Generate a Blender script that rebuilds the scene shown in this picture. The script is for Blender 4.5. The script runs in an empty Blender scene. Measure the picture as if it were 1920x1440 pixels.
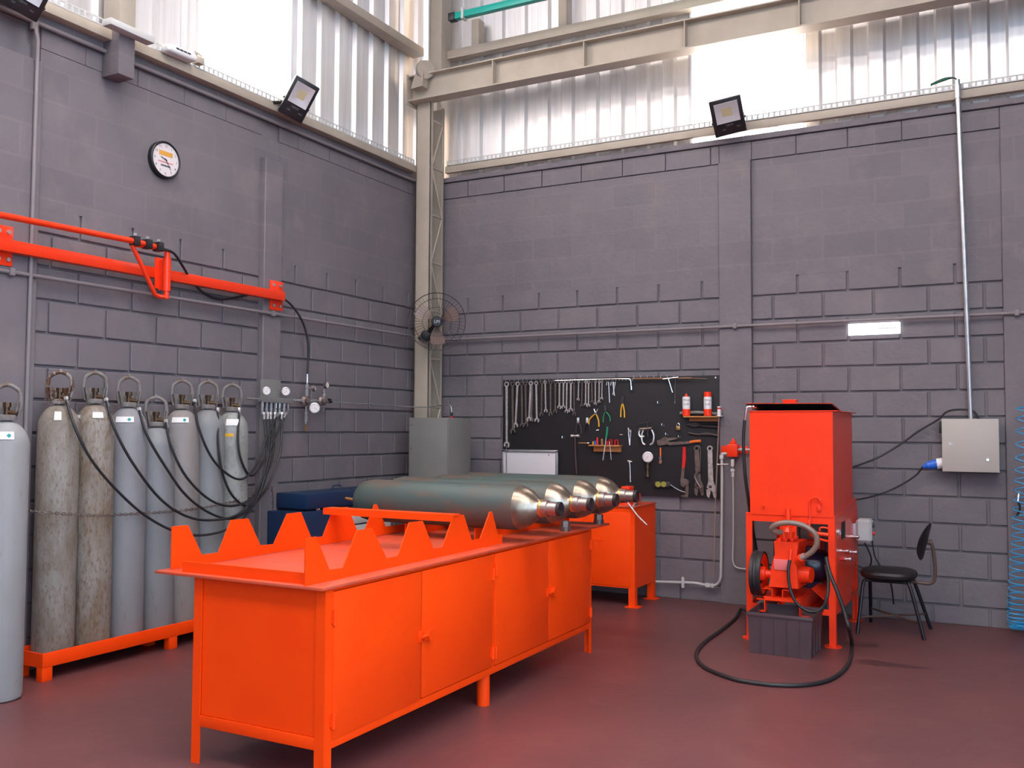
import bpy, bmesh, math, random
from mathutils import Vector, Matrix
random.seed(7)
S = bpy.context.scene
COL = S.collection
PI = math.pi

# ------------------------------------------------------------------ camera
CAM = Vector((5.12044, -7.77167, 1.42672))
FPX = 1764.35
YAW, PITCH, ROLL = 2.05969, 0.04789, 0.00505
fw = Vector((math.cos(YAW)*math.cos(PITCH), math.sin(YAW)*math.cos(PITCH), math.sin(PITCH)))
r0 = Vector((math.sin(YAW), -math.cos(YAW), 0)); u0 = r0.cross(fw)
ri = math.cos(ROLL)*r0 + math.sin(ROLL)*u0
up = -math.sin(ROLL)*r0 + math.cos(ROLL)*u0
cd = bpy.data.cameras.new('camera'); cam = bpy.data.objects.new('camera', cd); COL.objects.link(cam)
cam.matrix_world = Matrix(((ri.x, up.x, -fw.x, CAM.x), (ri.y, up.y, -fw.y, CAM.y), (ri.z, up.z, -fw.z, CAM.z), (0, 0, 0, 1)))
cd.sensor_width = 36; cd.lens = FPX/1920*36; cd.clip_end = 200
S.camera = cam

# ------------------------------------------------------------------ world, sun, exposure
w = bpy.data.worlds.new('sky'); S.world = w; w.use_nodes = True
bg = w.node_tree.nodes['Background']
bg.inputs[0].default_value = (0.56, 0.76, 1.0, 1); bg.inputs[1].default_value = 2.0
sd = bpy.data.lights.new('sun', 'SUN'); sd.energy = 30.0; sd.angle = math.radians(2); sd.color = (1, .80, .66)
sun = bpy.data.objects.new('sun', sd); COL.objects.link(sun)
sun.rotation_euler = Vector((0.62, -0.55, -0.62)).to_track_quat('-Z', 'Y').to_euler()
S.view_settings.view_transform = 'Standard'; S.view_settings.look = 'None'
S.view_settings.gamma = 1; S.view_settings.use_curve_mapping = False
S.view_settings.exposure = 1.0

# ------------------------------------------------------------------ measuring helpers: where a sight line meets a real plane
def ray(px, py): return fw + (px-960)/FPX*ri - (py-720)/FPX*up
def Yp(px, py, y): d = ray(px, py); return CAM + (y-CAM.y)/d.y*d
def Xp(px, py, x): d = ray(px, py); return CAM + (x-CAM.x)/d.x*d
def Zp(px, py, z=0.0): d = ray(px, py); return CAM + (z-CAM.z)/d.z*d
def Rw(px, py, off=0.0): return Yp(px, py, -off)
def Lw(px, py, off=0.0): return Xp(px, py, off)

# ------------------------------------------------------------------ mesh builder
def frame(d):
    d = Vector(d).normalized()
    a = Vector((0, 0, 1)) if abs(d.z) < .9 else Vector((1, 0, 0))
    u = d.cross(a).normalized(); return u, d.cross(u).normalized()
def catmull(P, n=6, closed=False):
    P = [Vector(p) for p in P]
    if len(P) < 3 or n < 2: return P
    out = []; m = len(P); rng = m if closed else m-1
    for i in range(rng):
        if closed: a, b, c, d = P[i-1], P[i], P[(i+1) % m], P[(i+2) % m]
        else: a, b, c, d = P[max(i-1, 0)], P[i], P[i+1], P[min(i+2, m-1)]
        for k in range(n):
            t = k/n
            out.append(.5*((2*b)+(c-a)*t+(2*a-5*b+4*c-d)*t*t+(3*b-a-3*c+d)*t**3))
    if not closed: out.append(P[-1])
    return out
class MB:
    def __init__(s): s.bm = bmesh.new()
    def box(s, a, b, bev=0.0, seg=2, mi=0):
        a = Vector(a); b = Vector(b)
        lo = Vector((min(a.x, b.x), min(a.y, b.y), min(a.z, b.z))); hi = Vector((max(a.x, b.x), max(a.y, b.y), max(a.z, b.z)))
        return s.obox((lo+hi)/2, (1, 0, 0), (0, 1, 0), (hi-lo)/2, bev, seg, mi)
    def obox(s, c, ax, ay, h, bev=0.0, seg=2, mi=0):
        c = Vector(c); ax = Vector(ax).normalized(); ay = Vector(ay).normalized(); az = ax.cross(ay)
        v = [s.bm.verts.new(c+ax*h[0]*i+ay*h[1]*j+az*h[2]*k) for i in (-1, 1) for j in (-1, 1) for k in (-1, 1)]
        fs = [s.bm.faces.new([v[i] for i in q]) for q in ((0, 1, 3, 2), (4, 6, 7, 5), (0, 4, 5, 1), (2, 3, 7, 6), (0, 2, 6, 4), (1, 5, 7, 3))]
        for f in fs: f.material_index = mi
        if bev > 0:
            bev = min(bev, min(h)*.9)
            es = list({e for f in fs for e in f.edges})
            bmesh.ops.bevel(s.bm, geom=es, offset=bev, segments=seg, profile=.5, affect='EDGES')
        return s
    def rings(s, R, closed_u=True, cap0=True, cap1=True, loop=False, mi=0):
        V = [[s.bm.verts.new(p) for p in r] for r in R]; n = len(V[0])
        m = len(V) if loop else len(V)-1
        for i in range(m):
            A = V[i]; B = V[(i+1) % len(V)]
            for j in range(n if closed_u else n-1):
                try:
                    f = s.bm.faces.new((A[j], A[(j+1) % n], B[(j+1) % n], B[j])); f.material_index = mi
                except ValueError: pass
        if not loop:
            if cap0:
                f = s.bm.faces.new(V[0][::-1]); f.material_index = mi
            if cap1:
                f = s.bm.faces.new(V[-1]); f.material_index = mi
        return s
    def cyl(s, p0, p1, r0, r1=None, n=16, mi=0, caps=True):
        p0 = Vector(p0); p1 = Vector(p1); r1 = r0 if r1 is None else r1
        u, v = frame(p1-p0)
        R = [[p+(u*math.cos(2*PI*k/n)+v*math.sin(2*PI*k/n))*r for k in range(n)] for p, r in ((p0, r0), (p1, r1))]
        return s.rings(R, cap0=caps, cap1=caps, mi=mi)
    def lathe(s, o, d, prof, n=24, mi=0):
        o = Vector(o); d = Vector(d).normalized(); u, v = frame(d)
        R = [[o+d*h+(u*math.cos(2*PI*k/n)+v*math.sin(2*PI*k/n))*max(r, 1e-4) for k in range(n)] for r, h in prof]
        return s.rings(R, mi=mi)
    def tube(s, P, r, n=8, sm=6, closed=False, mi=0):
        P = catmull(P, sm, closed); m = len(P); R = []
        t = (P[1]-P[0]).normalized(); u, v = frame(t)
        for i, p in enumerate(P):
            if closed: t2 = (P[(i+1) % m]-P[i-1])
            else: t2 = P[min(i+1, m-1)]-P[max(i-1, 0)]
            if t2.length < 1e-9: t2 = t
            t2 = t2.normalized(); u = (u-t2*u.dot(t2)).normalized(); v = t2.cross(u); t = t2
            R.append([p+(u*math.cos(2*PI*k/n)+v*math.sin(2*PI*k/n))*r for k in range(n)])
        return s.rings(R, loop=closed, mi=mi)
    def torus(s, c, nrm, R, r, n=28, m=8, mi=0):
        c = Vector(c); u, v = frame(nrm)
        P = [c+(u*math.cos(2*PI*k/n)+v*math.sin(2*PI*k/n))*R for k in range(n)]
        return s.tube(P, r, m, 1, True, mi)
    def prism(s, pts, nrm, th, mi=0):
        nrm = Vector(nrm).normalized()*th
        A = [Vector(p)-nrm/2 for p in pts]; B = [Vector(p)+nrm/2 for p in pts]
        return s.rings([A, B], mi=mi)
    def sphere(s, c, r, sx=1, sy=1, sz=1, n=16, mi=0):
        M = Matrix.Translation(Vector(c)) @ Matrix.Diagonal((r*sx, r*sy, r*sz, 1))
        g = bmesh.ops.create_uvsphere(s.bm, u_segments=n, v_segments=max(6, n//2), radius=1, matrix=M)
        for v in g['verts']:
            for f in v.link_faces: f.material_index = mi
        return s
    def face(s, pts, mi=0):
        f = s.bm.faces.new([s.bm.verts.new(Vector(p)) for p in pts]); f.material_index = mi; return s
    def text(s, txt, o, right, upv, size, th=.0006, mi=0, align='CENTER'):
        cu = bpy.data.curves.new('t', 'FONT'); cu.body = txt; cu.size = 1; cu.align_x = align; cu.align_y = 'CENTER'; cu.resolution_u = 3
        ob = bpy.data.objects.new('t', cu); COL.objects.link(ob)
        dg = bpy.context.evaluated_depsgraph_get()
        me = bpy.data.meshes.new_from_object(ob.evaluated_get(dg))
        right = Vector(right).normalized(); upv = Vector(upv).normalized(); nn = right.cross(upv); o = Vector(o)
        vs = [s.bm.verts.new(o+right*v.co.x*size+upv*v.co.y*size+nn*th) for v in me.vertices]
        for p in me.polygons:
            try:
                f = s.bm.faces.new([vs[i] for i in p.vertices]); f.material_index = mi
            except ValueError: pass
        bpy.data.objects.remove(ob); bpy.data.curves.remove(cu); bpy.data.meshes.remove(me)
        return s
    def mesh(s, name, mats, smooth=True, ang=35):
        bmesh.ops.recalc_face_normals(s.bm, faces=s.bm.faces)
        me = bpy.data.meshes.new(name); s.bm.to_mesh(me); s.bm.free()
        for m in (mats if isinstance(mats, (list, tuple)) else [mats]): me.materials.append(m)
        if smooth:
            for p in me.polygons: p.use_smooth = True
            me.set_sharp_from_angle(angle=math.radians(ang))
        return me

def tag(o, label=None, cat=None, group=None, kind=None):
    if label: o['label'] = label
    if cat: o['category'] = cat
    if group: o['group'] = group
    if kind: o['kind'] = kind
    return o
def thing(name, label, cat, loc, group=None):
    o = bpy.data.objects.new(name, None); o.empty_display_size = .1; COL.objects.link(o); o.location = loc
    return tag(o, label, cat, group)
def rootloc(p):
    while p.parent: p = p.parent
    return Vector(p.location)
def part(name, mb, mats, parent, label=None):
    me = mb.mesh(name, mats)
    me.transform(Matrix.Translation(-rootloc(parent)))
    o = bpy.data.objects.new(name, me); COL.objects.link(o); o.parent = parent
    if label: o['label'] = label
    return o
def single(name, mb, mats, label, cat, group=None):
    me = mb.mesh(name, mats)
    n = len(me.vertices); xs = [v.co for v in me.vertices]
    c = Vector((sum((min(v[i] for v in xs), max(v[i] for v in xs)))/2 for i in range(3))); c.z = min(v.z for v in xs)
    me.transform(Matrix.Translation(-c))
    o = bpy.data.objects.new(name, me); COL.objects.link(o); o.location = c
    return tag(o, label, cat, group)
def struct(name, mb, mats, parent=None, smooth=True):
    me = mb.mesh(name, mats, smooth)
    o = bpy.data.objects.new(name, me); COL.objects.link(o)
    if parent: o.parent = parent
    else: o['kind'] = 'structure'
    return o
def copy_tree(o, parent=None):
    c = o.copy(); COL.objects.link(c); c.parent = parent
    for ch in o.children: copy_tree(ch, c)
    return c

# ------------------------------------------------------------------ materials
def mat(name, col, rough=.5, metal=0.0, col2=None, scale=6.0, lo=.35, hi=.65, bump=0.0, bscale=40.0, stretch=None, coat=0.0, emit=None, es=0.0, col3=None, s3=15.0, lo3=.6, hi3=.7, spec=.5):
    m = bpy.data.materials.new(name); m.use_nodes = True; nt = m.node_tree; N = nt.nodes; L = nt.links
    b = N['Principled BSDF']
    b.inputs['Base Color'].default_value = (*col, 1); b.inputs['Roughness'].default_value = rough; b.inputs['Metallic'].default_value = metal
    b.inputs['Coat Weight'].default_value = coat; b.inputs['Specular IOR Level'].default_value = spec
    if emit: b.inputs['Emission Color'].default_value = (*emit, 1); b.inputs['Emission Strength'].default_value = es
    if col2 or bump or col3:
        tc = N.new('ShaderNodeTexCoord'); vec = tc.outputs['Object']
        if stretch:
            mp = N.new('ShaderNodeMapping'); mp.inputs['Scale'].default_value = stretch; L.new(vec, mp.inputs[0]); vec = mp.outputs[0]
    last = None
    def layer(prev, c, sc, l, h, det=6):
        no = N.new('ShaderNodeTexNoise'); no.inputs['Scale'].default_value = sc; no.inputs['Detail'].default_value = det; no.inputs['Roughness'].default_value = .62; L.new(vec, no.inputs[0])
        mr = N.new('ShaderNodeMapRange'); mr.inputs[1].default_value = l; mr.inputs[2].default_value = h; L.new(no.outputs[0], mr.inputs[0])
        mx = N.new('ShaderNodeMix'); mx.data_type = 'RGBA'; mx.inputs[7].default_value = (*c, 1); L.new(mr.outputs[0], mx.inputs[0])
        if prev is None: mx.inputs[6].default_value = (*col, 1)
        else: L.new(prev, mx.inputs[6])
        return mx.outputs[2]
    if col2: last = layer(None, col2, scale, lo, hi)
    if col3: last = layer(last, col3, s3, lo3, hi3, 9)
    if last: L.new(last, b.inputs['Base Color'])
    if bump:
        no = N.new('ShaderNodeTexNoise'); no.inputs['Scale'].default_value = bscale; no.inputs['Detail'].default_value = 5; L.new(vec, no.inputs[0])
        bp = N.new('ShaderNodeBump'); bp.inputs['Strength'].default_value = 1.0; bp.inputs['Distance'].default_value = bump; L.new(no.outputs[0], bp.inputs['Height']); L.new(bp.outputs[0], b.inputs['Normal'])
    return m
ORG = (.97, .066, .002)
M = {}
M['paint'] = mat('grey_wall_paint', (.178, .157, .170), .62, col2=(.150, .133, .145), scale=1.3, bump=.004, bscale=26, col3=(.205, .175, .175), s3=3.5, lo3=.52, hi3=.75)
M['pipe'] = mat('painted_pipe', (.21, .185, .19), .45)
nt = M['paint'].node_tree; b_ = nt.nodes['Principled BSDF']; src = b_.inputs['Base Color'].links[0].from_socket
geo = nt.nodes.new('ShaderNodeNewGeometry'); sep = nt.nodes.new('ShaderNodeSeparateXYZ'); nt.links.new(geo.outputs['Position'], sep.inputs[0])
sub = nt.nodes.new('ShaderNodeMath'); sub.operation = 'SUBTRACT'; nt.links.new(sep.outputs[0], sub.inputs[0]); nt.links.new(sep.outputs[1], sub.inputs[1])
cmb = nt.nodes.new('ShaderNodeCombineXYZ'); nt.links.new(sub.outputs[0], cmb.inputs[0]); nt.links.new(sep.outputs[2], cmb.inputs[1])
br = nt.nodes.new('ShaderNodeTexBrick'); br.inputs['Color1'].default_value = (.93, .93, .94, 1); br.inputs['Color2'].default_value = (1.04, 1.035, 1.03, 1); br.inputs['Mortar'].default_value = (1.08, 1.065, 1.05, 1)
br.inputs['Scale'].default_value = 1; br.inputs['Mortar Size'].default_value = .012; br.inputs['Mortar Smooth'].default_value = .8; br.inputs['Brick Width'].default_value = .40; br.inputs['Row Height'].default_value = .20
nt.links.new(cmb.outputs[0], br.inputs['Vector'])
gt = nt.nodes.new('ShaderNodeMath'); gt.operation = 'GREATER_THAN'; gt.inputs[1].default_value = 2.72; nt.links.new(sep.outputs[2], gt.inputs[0])
ml = nt.nodes.new('ShaderNodeMix'); ml.data_type = 'RGBA'; ml.blend_type = 'MULTIPLY'; nt.links.new(gt.outputs[0], ml.inputs[0])
nt.links.new(src, ml.inputs[6]); nt.links.new(br.outputs['Color'], ml.inputs[7]); nt.links.new(ml.outputs[2], b_.inputs['Base Color'])
M['floor'] = mat('red_floor_paint', (.150, .052, .052), .40, col2=(.115, .043, .046), scale=1.2, bump=.0012, bscale=14, col3=(.18, .075, .07), s3=5, lo3=.55, hi3=.8)
M['orange'] = mat('orange_enamel', ORG, .5, spec=.18, col2=(.92, .056, .002), scale=2.5, bump=.0006, bscale=30)
M['orange_top'] = mat('scuffed_orange', (.66, .072, .022), .5, col2=(.52, .085, .045), scale=7, col3=(.25, .05, .03), s3=9, lo3=.6, hi3=.75, bump=.0006, bscale=30)
M['red'] = mat('red_orange_enamel', (.96, .048, .008), .36, col2=(.90, .042, .008), scale=3, bump=.0006, bscale=25, coat=.12, spec=.35)
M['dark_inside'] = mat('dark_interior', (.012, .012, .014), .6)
M['cream'] = mat('cream_steel_paint', (.46, .40, .32), .5, col2=(.40, .345, .27), scale=3, bump=.0008, bscale=30)
M['alu'] = mat('aluminium_cladding', (.84, .82, .81), .45, .75, col2=(.70, .69, .69), scale=3, stretch=(6, 6, .25))
M['galv'] = mat('galvanised_steel', (.62, .63, .65), .38, .85, col2=(.5, .52, .54), scale=14)
M['tray'] = mat('white_cable_tray', (0.527, 0.527, 0.510), .5)
M['black'] = mat('black_plastic', (.012, .012, .014), .45)
M['board'] = mat('black_board_paint', (.010, .008, .010), .7, bump=.0005, bscale=60)
M['rubber'] = mat('black_rubber', (.018, .018, .020), .5)
M['chrome'] = mat('chrome_steel', (.80, .76, .74), .33, .6, col2=(.48, .44, .42), scale=30)
M['darkwood'] = mat('dark_wood', (.055, .030, .026), .55)
M['chrome_b'] = mat('bright_chrome', (.85, .85, .85), .15, 1.0)
M['oldsteel'] = mat('worn_steel', (.26, .21, .19), .42, .6, col2=(.15, .11, .095), scale=25)
M['darksteel'] = mat('dark_steel', (.07, .06, .06), .45, .7)
M['white'] = mat('white_enamel', (.78, .77, .76), .4)
M['paper'] = mat('sticker_paper', (.78, .76, .74), .6)
M['yellow'] = mat('yellow_grip', (.75, .40, .02), .4)
M['green'] = mat('green_grip', (.01, .22, .10), .4)
M['redgrip'] = mat('red_grip', (.65, .02, .02), .4)
M['orgrip'] = mat('orange_grip', (.80, .16, .02), .45)
M['wood'] = mat('pine_wood', (.58, .26, .075), .6, col2=(.42, .16, .045), scale=4, stretch=(2, 2, 14), bump=.0005)
M['brownrod'] = mat('brown_rod', (.30, .15, .07), .5)
M['brass'] = mat('brass', (.72, .44, .16), .3, .9)
M['greyst'] = mat('grey_cabinet_paint', (0.194, 0.191, 0.180), .5, col2=(0.173, 0.169, 0.162), scale=3)
M['beige'] = mat('beige_panel_paint', (0.450, 0.420, 0.375), .5)
M['blue'] = mat('navy_tool_chest_paint', (0.007, 0.027, 0.078), .4)
M['bluep'] = mat('bright_blue_plastic', (.02, .13, .62), .35)
M['bluehose'] = mat('light_blue_hose', (.03, .32, .62), .3, coat=.3)
M['teal'] = mat('teal_duct_paint', (.0, .34, .27), .35)
M['crate'] = mat('dark_brown_crate', (.075, .045, .052), .5, col2=(.06, .037, .042), scale=4)
M['chairpad'] = mat('black_upholstery', (.013, .011, .012), .5, bump=.0003, bscale=200)
M['chairleg'] = mat('dark_tube', (0.013, 0.013, 0.018), .32, .4)
M['chairbar'] = mat('brown_tube', (.10, .06, .045), .5)
M['motor'] = mat('dark_blue_motor', (.008, .02, .055), .25, coat=.3)
M['clear'] = mat('smoky_hose', (.25, .17, .13), .25, coat=.3)
M['stain'] = mat('oil_stained_floor', (.080, .029, .031), .35)
M['dimwhite'] = mat('dim_white_print', (.22, .22, .22), .6)
M['led'] = mat('yellow_led_chip', (.50, .42, .24), .4)
M['reflector'] = mat('lamp_reflector', (.55, .53, .54), .3, .15)
M['sign'] = mat('white_backlit_sign', (.9, .9, .9), .4, emit=(.92, .96, 1), es=1.6)
M['fanblade'] = mat('brown_fan_blade', (.26, .18, .15), .4)
M['face'] = mat('gauge_face', (.75, .68, .66), .5)
M['ink'] = mat('dark_ink', (.03, .03, .04), .6)
M['redink'] = mat('red_ink', (.65, .08, .08), .6)
M['orlogo'] = mat('orange_logo', (.70, .33, .05), .6)
M['tealink'] = mat('teal_mark', (.02, .35, .33), .6)
M['deadgreen'] = mat('green_cable', (.02, .25, .14), .5)
M['clockface'] = mat('clock_paper', (.72, .66, .65), .55)
# translucent wall sheets
m = bpy.data.materials.new('translucent_sheet'); m.use_nodes = True; nt = m.node_tree
for n in list(nt.nodes): nt.nodes.remove(n)
o_ = nt.nodes.new('ShaderNodeOutputMaterial'); t_ = nt.nodes.new('ShaderNodeBsdfTranslucent'); t_.inputs[0].default_value = (.93, .93, .93, 1)
g_ = nt.nodes.new('ShaderNodeBsdfDiffuse'); g_.inputs[0].default_value = (.85, .85, .85, 1)
x_ = nt.nodes.new('ShaderNodeMixShader'); x_.inputs[0].default_value = .12
nt.links.new(t_.outputs[0], x_.inputs[1]); nt.links.new(g_.outputs[0], x_.inputs[2]); nt.links.new(x_.outputs[0], o_.inputs[0]); M['trans'] = m
def tank_mat(name, base, stain, amt, rust=(.19, .10, .05)):
    return mat(name, base, .55, 0, col2=stain, scale=2.2, lo=.5-amt*.35, hi=.85-amt*.2, stretch=(2.2, 2.2, .9), col3=rust, s3=9, lo3=.66-amt*.2, hi3=.80-amt*.05, bump=.0008, bscale=40)
def rust_mat(name, base, stain, rust, amt, sc=1.0):
    m = mat(name, base, .6, 0, col2=stain, scale=5*sc, lo=.42, hi=.62, stretch=(2.0, 2.0, .8), col3=rust, s3=42*sc, lo3=.60-amt*.14, hi3=.76-amt*.06, bump=.0012, bscale=50)
    return m
G1 = [tank_mat('grey_tank_paint_a', (0.238, 0.224, 0.205), (0.158, 0.125, 0.092), .35), tank_mat('grey_tank_paint_b', (0.251, 0.231, 0.211), (0.172, 0.122, 0.079), .55),
      tank_mat('grey_tank_paint_c', (0.238, 0.238, 0.254), (0.205, 0.198, 0.205), .1), tank_mat('grey_tank_paint_d', (0.218, 0.224, 0.238), (0.178, 0.172, 0.172), .15),
      tank_mat('grey_tank_paint_e', (0.251, 0.231, 0.224), (0.205, 0.178, 0.165), .2), tank_mat('grey_tank_paint_f', (0.224, 0.231, 0.238), (0.172, 0.172, 0.172), .25), tank_mat('grey_tank_paint_g', (0.264, 0.277, 0.271), (0.158, 0.158, 0.152), .4),
      tank_mat('grey_tank_paint_h', (0.290, 0.297, 0.304), (0.251, 0.238, 0.224), .1)]
G1[0] = rust_mat('rusty_tank_paint_a', (.26, .24, .215), (.185, .155, .12), (.13, .075, .035), .55)
G1[1] = rust_mat('rusty_tank_paint_b', (.27, .245, .215), (.20, .155, .11), (.14, .07, .03), .85, .8)
G1[6] = rust_mat('mottled_tank_paint_g', (.30, .31, .30), (.22, .22, .20), (.09, .085, .075), .3, 1.2)
M['guard'] = mat('guard_paint', (0.189, 0.175, 0.168), .6, col2=(0.140, 0.098, 0.070), scale=16, lo=.5, hi=.62)
M['guard_rust'] = mat('flaking_guard_paint', (0.252, 0.231, 0.217), .6, col2=(0.091, 0.038, 0.017), scale=22, lo=.46, hi=.54)
M['valve'] = mat('tarnished_brass', (.10, .06, .035), .4, .7)
M['tealtank'] = mat('weathered_teal_tank', (0.052, 0.080, 0.074), .5, col2=(0.080, 0.068, 0.055), scale=2.6, lo=.45, hi=.62, stretch=(.8, 2, 2), col3=(0.129, 0.065, 0.046), s3=5, lo3=.56, hi3=.74, bump=.0006)
M['dome'] = mat('bare_steel_dome', (.42, .35, .28), .30, .95, col2=(.24, .18, .13), scale=10, bump=.001, bscale=12)
M['neck'] = mat('machined_steel', (.40, .35, .33), .35, .9)

# ================================================================== SETTING
mb = MB(); mb.box((-.3, -15, -.1), (13, .3, 0)); struct('floor', mb, M['floor'])
mb = MB(); mb.box((-.4, -9.6, 0), (4.6, -9.5, 6.6)); struct('unseen_wall_front', mb, M['paint'])  # unseen wall, added to cut sky light from the front side
mb = MB(); mb.box((6.7, -4.3, 0), (6.8, -.01, 6.6)); struct('unseen_wall_east', mb, M['paint'])  # unseen wall, placed to shield the pump unit's side from sky light
mb = MB(); ADDED_SKYLIGHTS = [(-4.2, -5.4), (-7.0, -8.2)]; yy = .4
for a_, b_ in ADDED_SKYLIGHTS: mb.box((-.4, yy, 6.6), (10.5, a_, 6.64)); yy = b_
mb.box((-.4, yy, 6.6), (10.5, -9.5, 6.64))
struct('ceiling', mb, M['alu'])
for k, (a_, b_) in enumerate(ADDED_SKYLIGHTS):
    mb = MB(); mb.face([(-.4, a_, 6.62), (10.5, a_, 6.62), (10.5, b_, 6.62), (-.4, b_, 6.62)]); struct('window_%d' % (k+3), mb, M['trans'], smooth=False)  # unseen roof sheets, added to light the foreground floor and bench

def block_wall(side, z0, pitch, bays, zt, corner_start, far):
    """side R: plane y=0, coordinate x.  side L: plane x=0, coordinate s=-y."""
    mb = MB()
    def P(s, z, o): return Vector((s, -o, z)) if side == 'R' else Vector((o, -s, z))
    def bx(s0, s1, z0_, z1_, o0, o1, bev=0.0, seg=1):
        a = P(s0, z0_, o0); b = P(s1, z1_, o1); mb.box(a, b, bev, seg)
    bx(corner_start, far, 0, 3.84, -.14, -.017)          # mortar bed
    top_row = z0+.2*12
    for (a, b, ph) in bays:
        for k in range(-1, 13):
            zb = z0+.2*k; zt_ = zb+.2; last = (k == 12)
            if last: zt_ = zb+.17
            g = .0088
            lo = max(zb+g, 0.0); hi = zt_-(g if not last else -.05)
            off = ph if k % 2 == 0 else ph+pitch/2
            n0 = int(math.floor((a-off)/pitch))-1; js = [off+pitch*n for n in range(n0, n0+40)]
            js = [j+random.uniform(-.006, .006) for j in js if a+.03 < j < b-.03]
            e = [a]+js+[b]
            for i in range(len(e)-1):
                x0 = e[i]+(0 if i == 0 else g); x1 = e[i+1]-(0 if i == len(e)-2 else g)
                dz = random.uniform(-.0025, .0025)
                if lo < .02: bx(x0, x1, lo, hi+dz, -.024, 0, .003)
                else: bx(x0, x1, lo+dz*.5, hi+dz*.5, -.02, random.uniform(-.001, .001), .0045)
        # plain rendered field above, then the top course of blocks
        bx(a, b, top_row+.155, zt, -.02, 0.0, .002)
        n0 = int(math.floor((a-ph)/.4))-1
        js = [a]+[ph+.4*n for n in range(n0, n0+40) if a < ph+.4*n < b]+[b]
        for i in range(len(js)-1):
            gj = .004 if side == 'R' else .0018
            bx(js[i]+gj, js[i+1]-gj, zt+(.009 if side == 'R' else .0025), 3.834, -.02, random.uniform(-.001, .0015), .002)
    return mb, bx
mbR, bxR = block_wall('R', .133, .387, [(-.0, 2.965, .49), (3.235, 5.075, 3.60), (5.33, 9.9, 5.7)], 3.672, -.14, 9.9)
bxR(2.965, 3.235, 0, 3.68, -.02, .035, .004)
bxR(5.075, 5.33, 0, 3.68, -.02, .035, .004)
bxR(2.965, 3.235, 3.68, 3.835, -.02, .001, .002); bxR(5.075, 5.33, 3.68, 3.835, -.02, .001, .002)
bxR(0, 9.9, 3.838, 3.885, -.14, .022, .004)
struct('wall_right', mbR, M['paint'])
mbL, bxL = block_wall('L', .187, .402, [(0, 2.115, .29), (2.315, 4.20, 2.69), (4.55, 9.2, 4.9)], 3.70, -.14, 9.2)
bxL(2.115, 2.315, 0, 3.53, -.02, .050, .006); bxL(2.115, 2.315, 3.53, 3.70, -.02, 0, .002)
bxL(4.215, 4.55, 0, 3.60, -.02, .050, .006); bxL(4.215, 4.55, 3.60, 3.70, -.02, 0, .002)
bxL(0, 9.2, 3.838, 3.96, -.14, .012, .004)
struct('wall_left', mbL, M['paint'])

# corrugated metal cladding above the block walls
def cladding(side, s0, s1, z0, z1, off0=.04, pitch=.245, ribs=.035):
    mb = MB(); pts = []; s = s0
    prof = [(0, 0), (.42, 0), (.50, 1), (.92, 1), (1.0, 0)]
    k0 = math.floor(s0/pitch)
    line = []
    for k in range(int(k0), int(math.ceil(s1/pitch))+1):
        for u, d in prof[:-1]:
            t = (k+u)*pitch
            line.append((t, d))
    line = [(t, d) for t, d in line if s0 <= t <= s1]
    line = [(s0, line[0][1])]+line+[(s1, line[-1][1])]
    def P(s_, d, z): return Vector((s_, off0+d*ribs, z)) if side == 'R' else Vector((-off0-d*ribs, -s_, z))
    A = [mb.bm.verts.new(P(t, d, z0)) for t, d in line]; B = [mb.bm.verts.new(P(t, d, z1)) for t, d in line]
    for i in range(len(line)-1):
        if (line[i+1][0]-line[i][0]) > 1e-5 or line[i+1][1] != line[i][1]: mb.bm.faces.new((A[i], A[i+1], B[i+1], B[i]))
    return mb
ZC = 3.86
for s0, s1 in ((-.04, 2.72), (3.64, 9.9)): struct('wall_right_cladding', cladding('R', s0, s1, ZC, 6.6), M['alu'], smooth=False)
struct('window_1', cladding('R', 2.70, 3.66, ZC, 6.6, .034), M['trans'], smooth=False)
for s0, s1 in ((-.04, 1.92), (2.91, 9.2)): struct('wall_left_cladding', cladding('L', s0, s1, ZC, 6.6), M['alu'], smooth=False)
struct('window_2', cladding('L', 1.90, 2.93, ZC, 6.6, .034), M['trans'], smooth=False)

# steel frame
def zR(px, py, off): return Rw(px, py, off).z
mb = MB()
zb = zR(1280, 260.5, .055); zt = zR(1280, 246, .055)
mb.box((.26, -.055, zb), (9.9, -.012, zt), .004)
struct('trim_1', mb, M['cream'])
mb = MB(); zbl = Lw(640, 262, .09).z; ztl = Lw(640, 248, .09).z
mb.box((-.03, -.30, zbl), (.09, -9.2, ztl), .004); struct('trim_2', mb, M['cream'])
mb = MB(); z_ = zR(1060, 54, .1)
mb.box((.27, -.10, z_-.035), (9.9, .03, z_+.035), .003); mb.box((.27, -.1, z_-.05), (9.9, -.085, z_-.035)); struct('trim_3', mb, M['cream'])
mb = MB(); z2 = Lw(720, 50, .1).z
mb.box((-.03, -.2, z2-.04), (.10, -9.2, z2+.04), .003); struct('trim_4', mb, M['cream'])
ZG = z_
# short studs behind the upper girt
mb = MB(); p = Rw(893, 60, .04); mb.box((p.x-.03, -.08, ZG), (p.x+.05, .03, Rw(897, 34, .08).z), .002); struct('trim_5', mb, M['cream'])
mb = MB(); p = Rw(1056, 20, .04); mb.box((p.x-.03, -.08, ZG), (p.x+.05, .03, 6.6), .002); struct('trim_6', mb, M['cream'])

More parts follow.
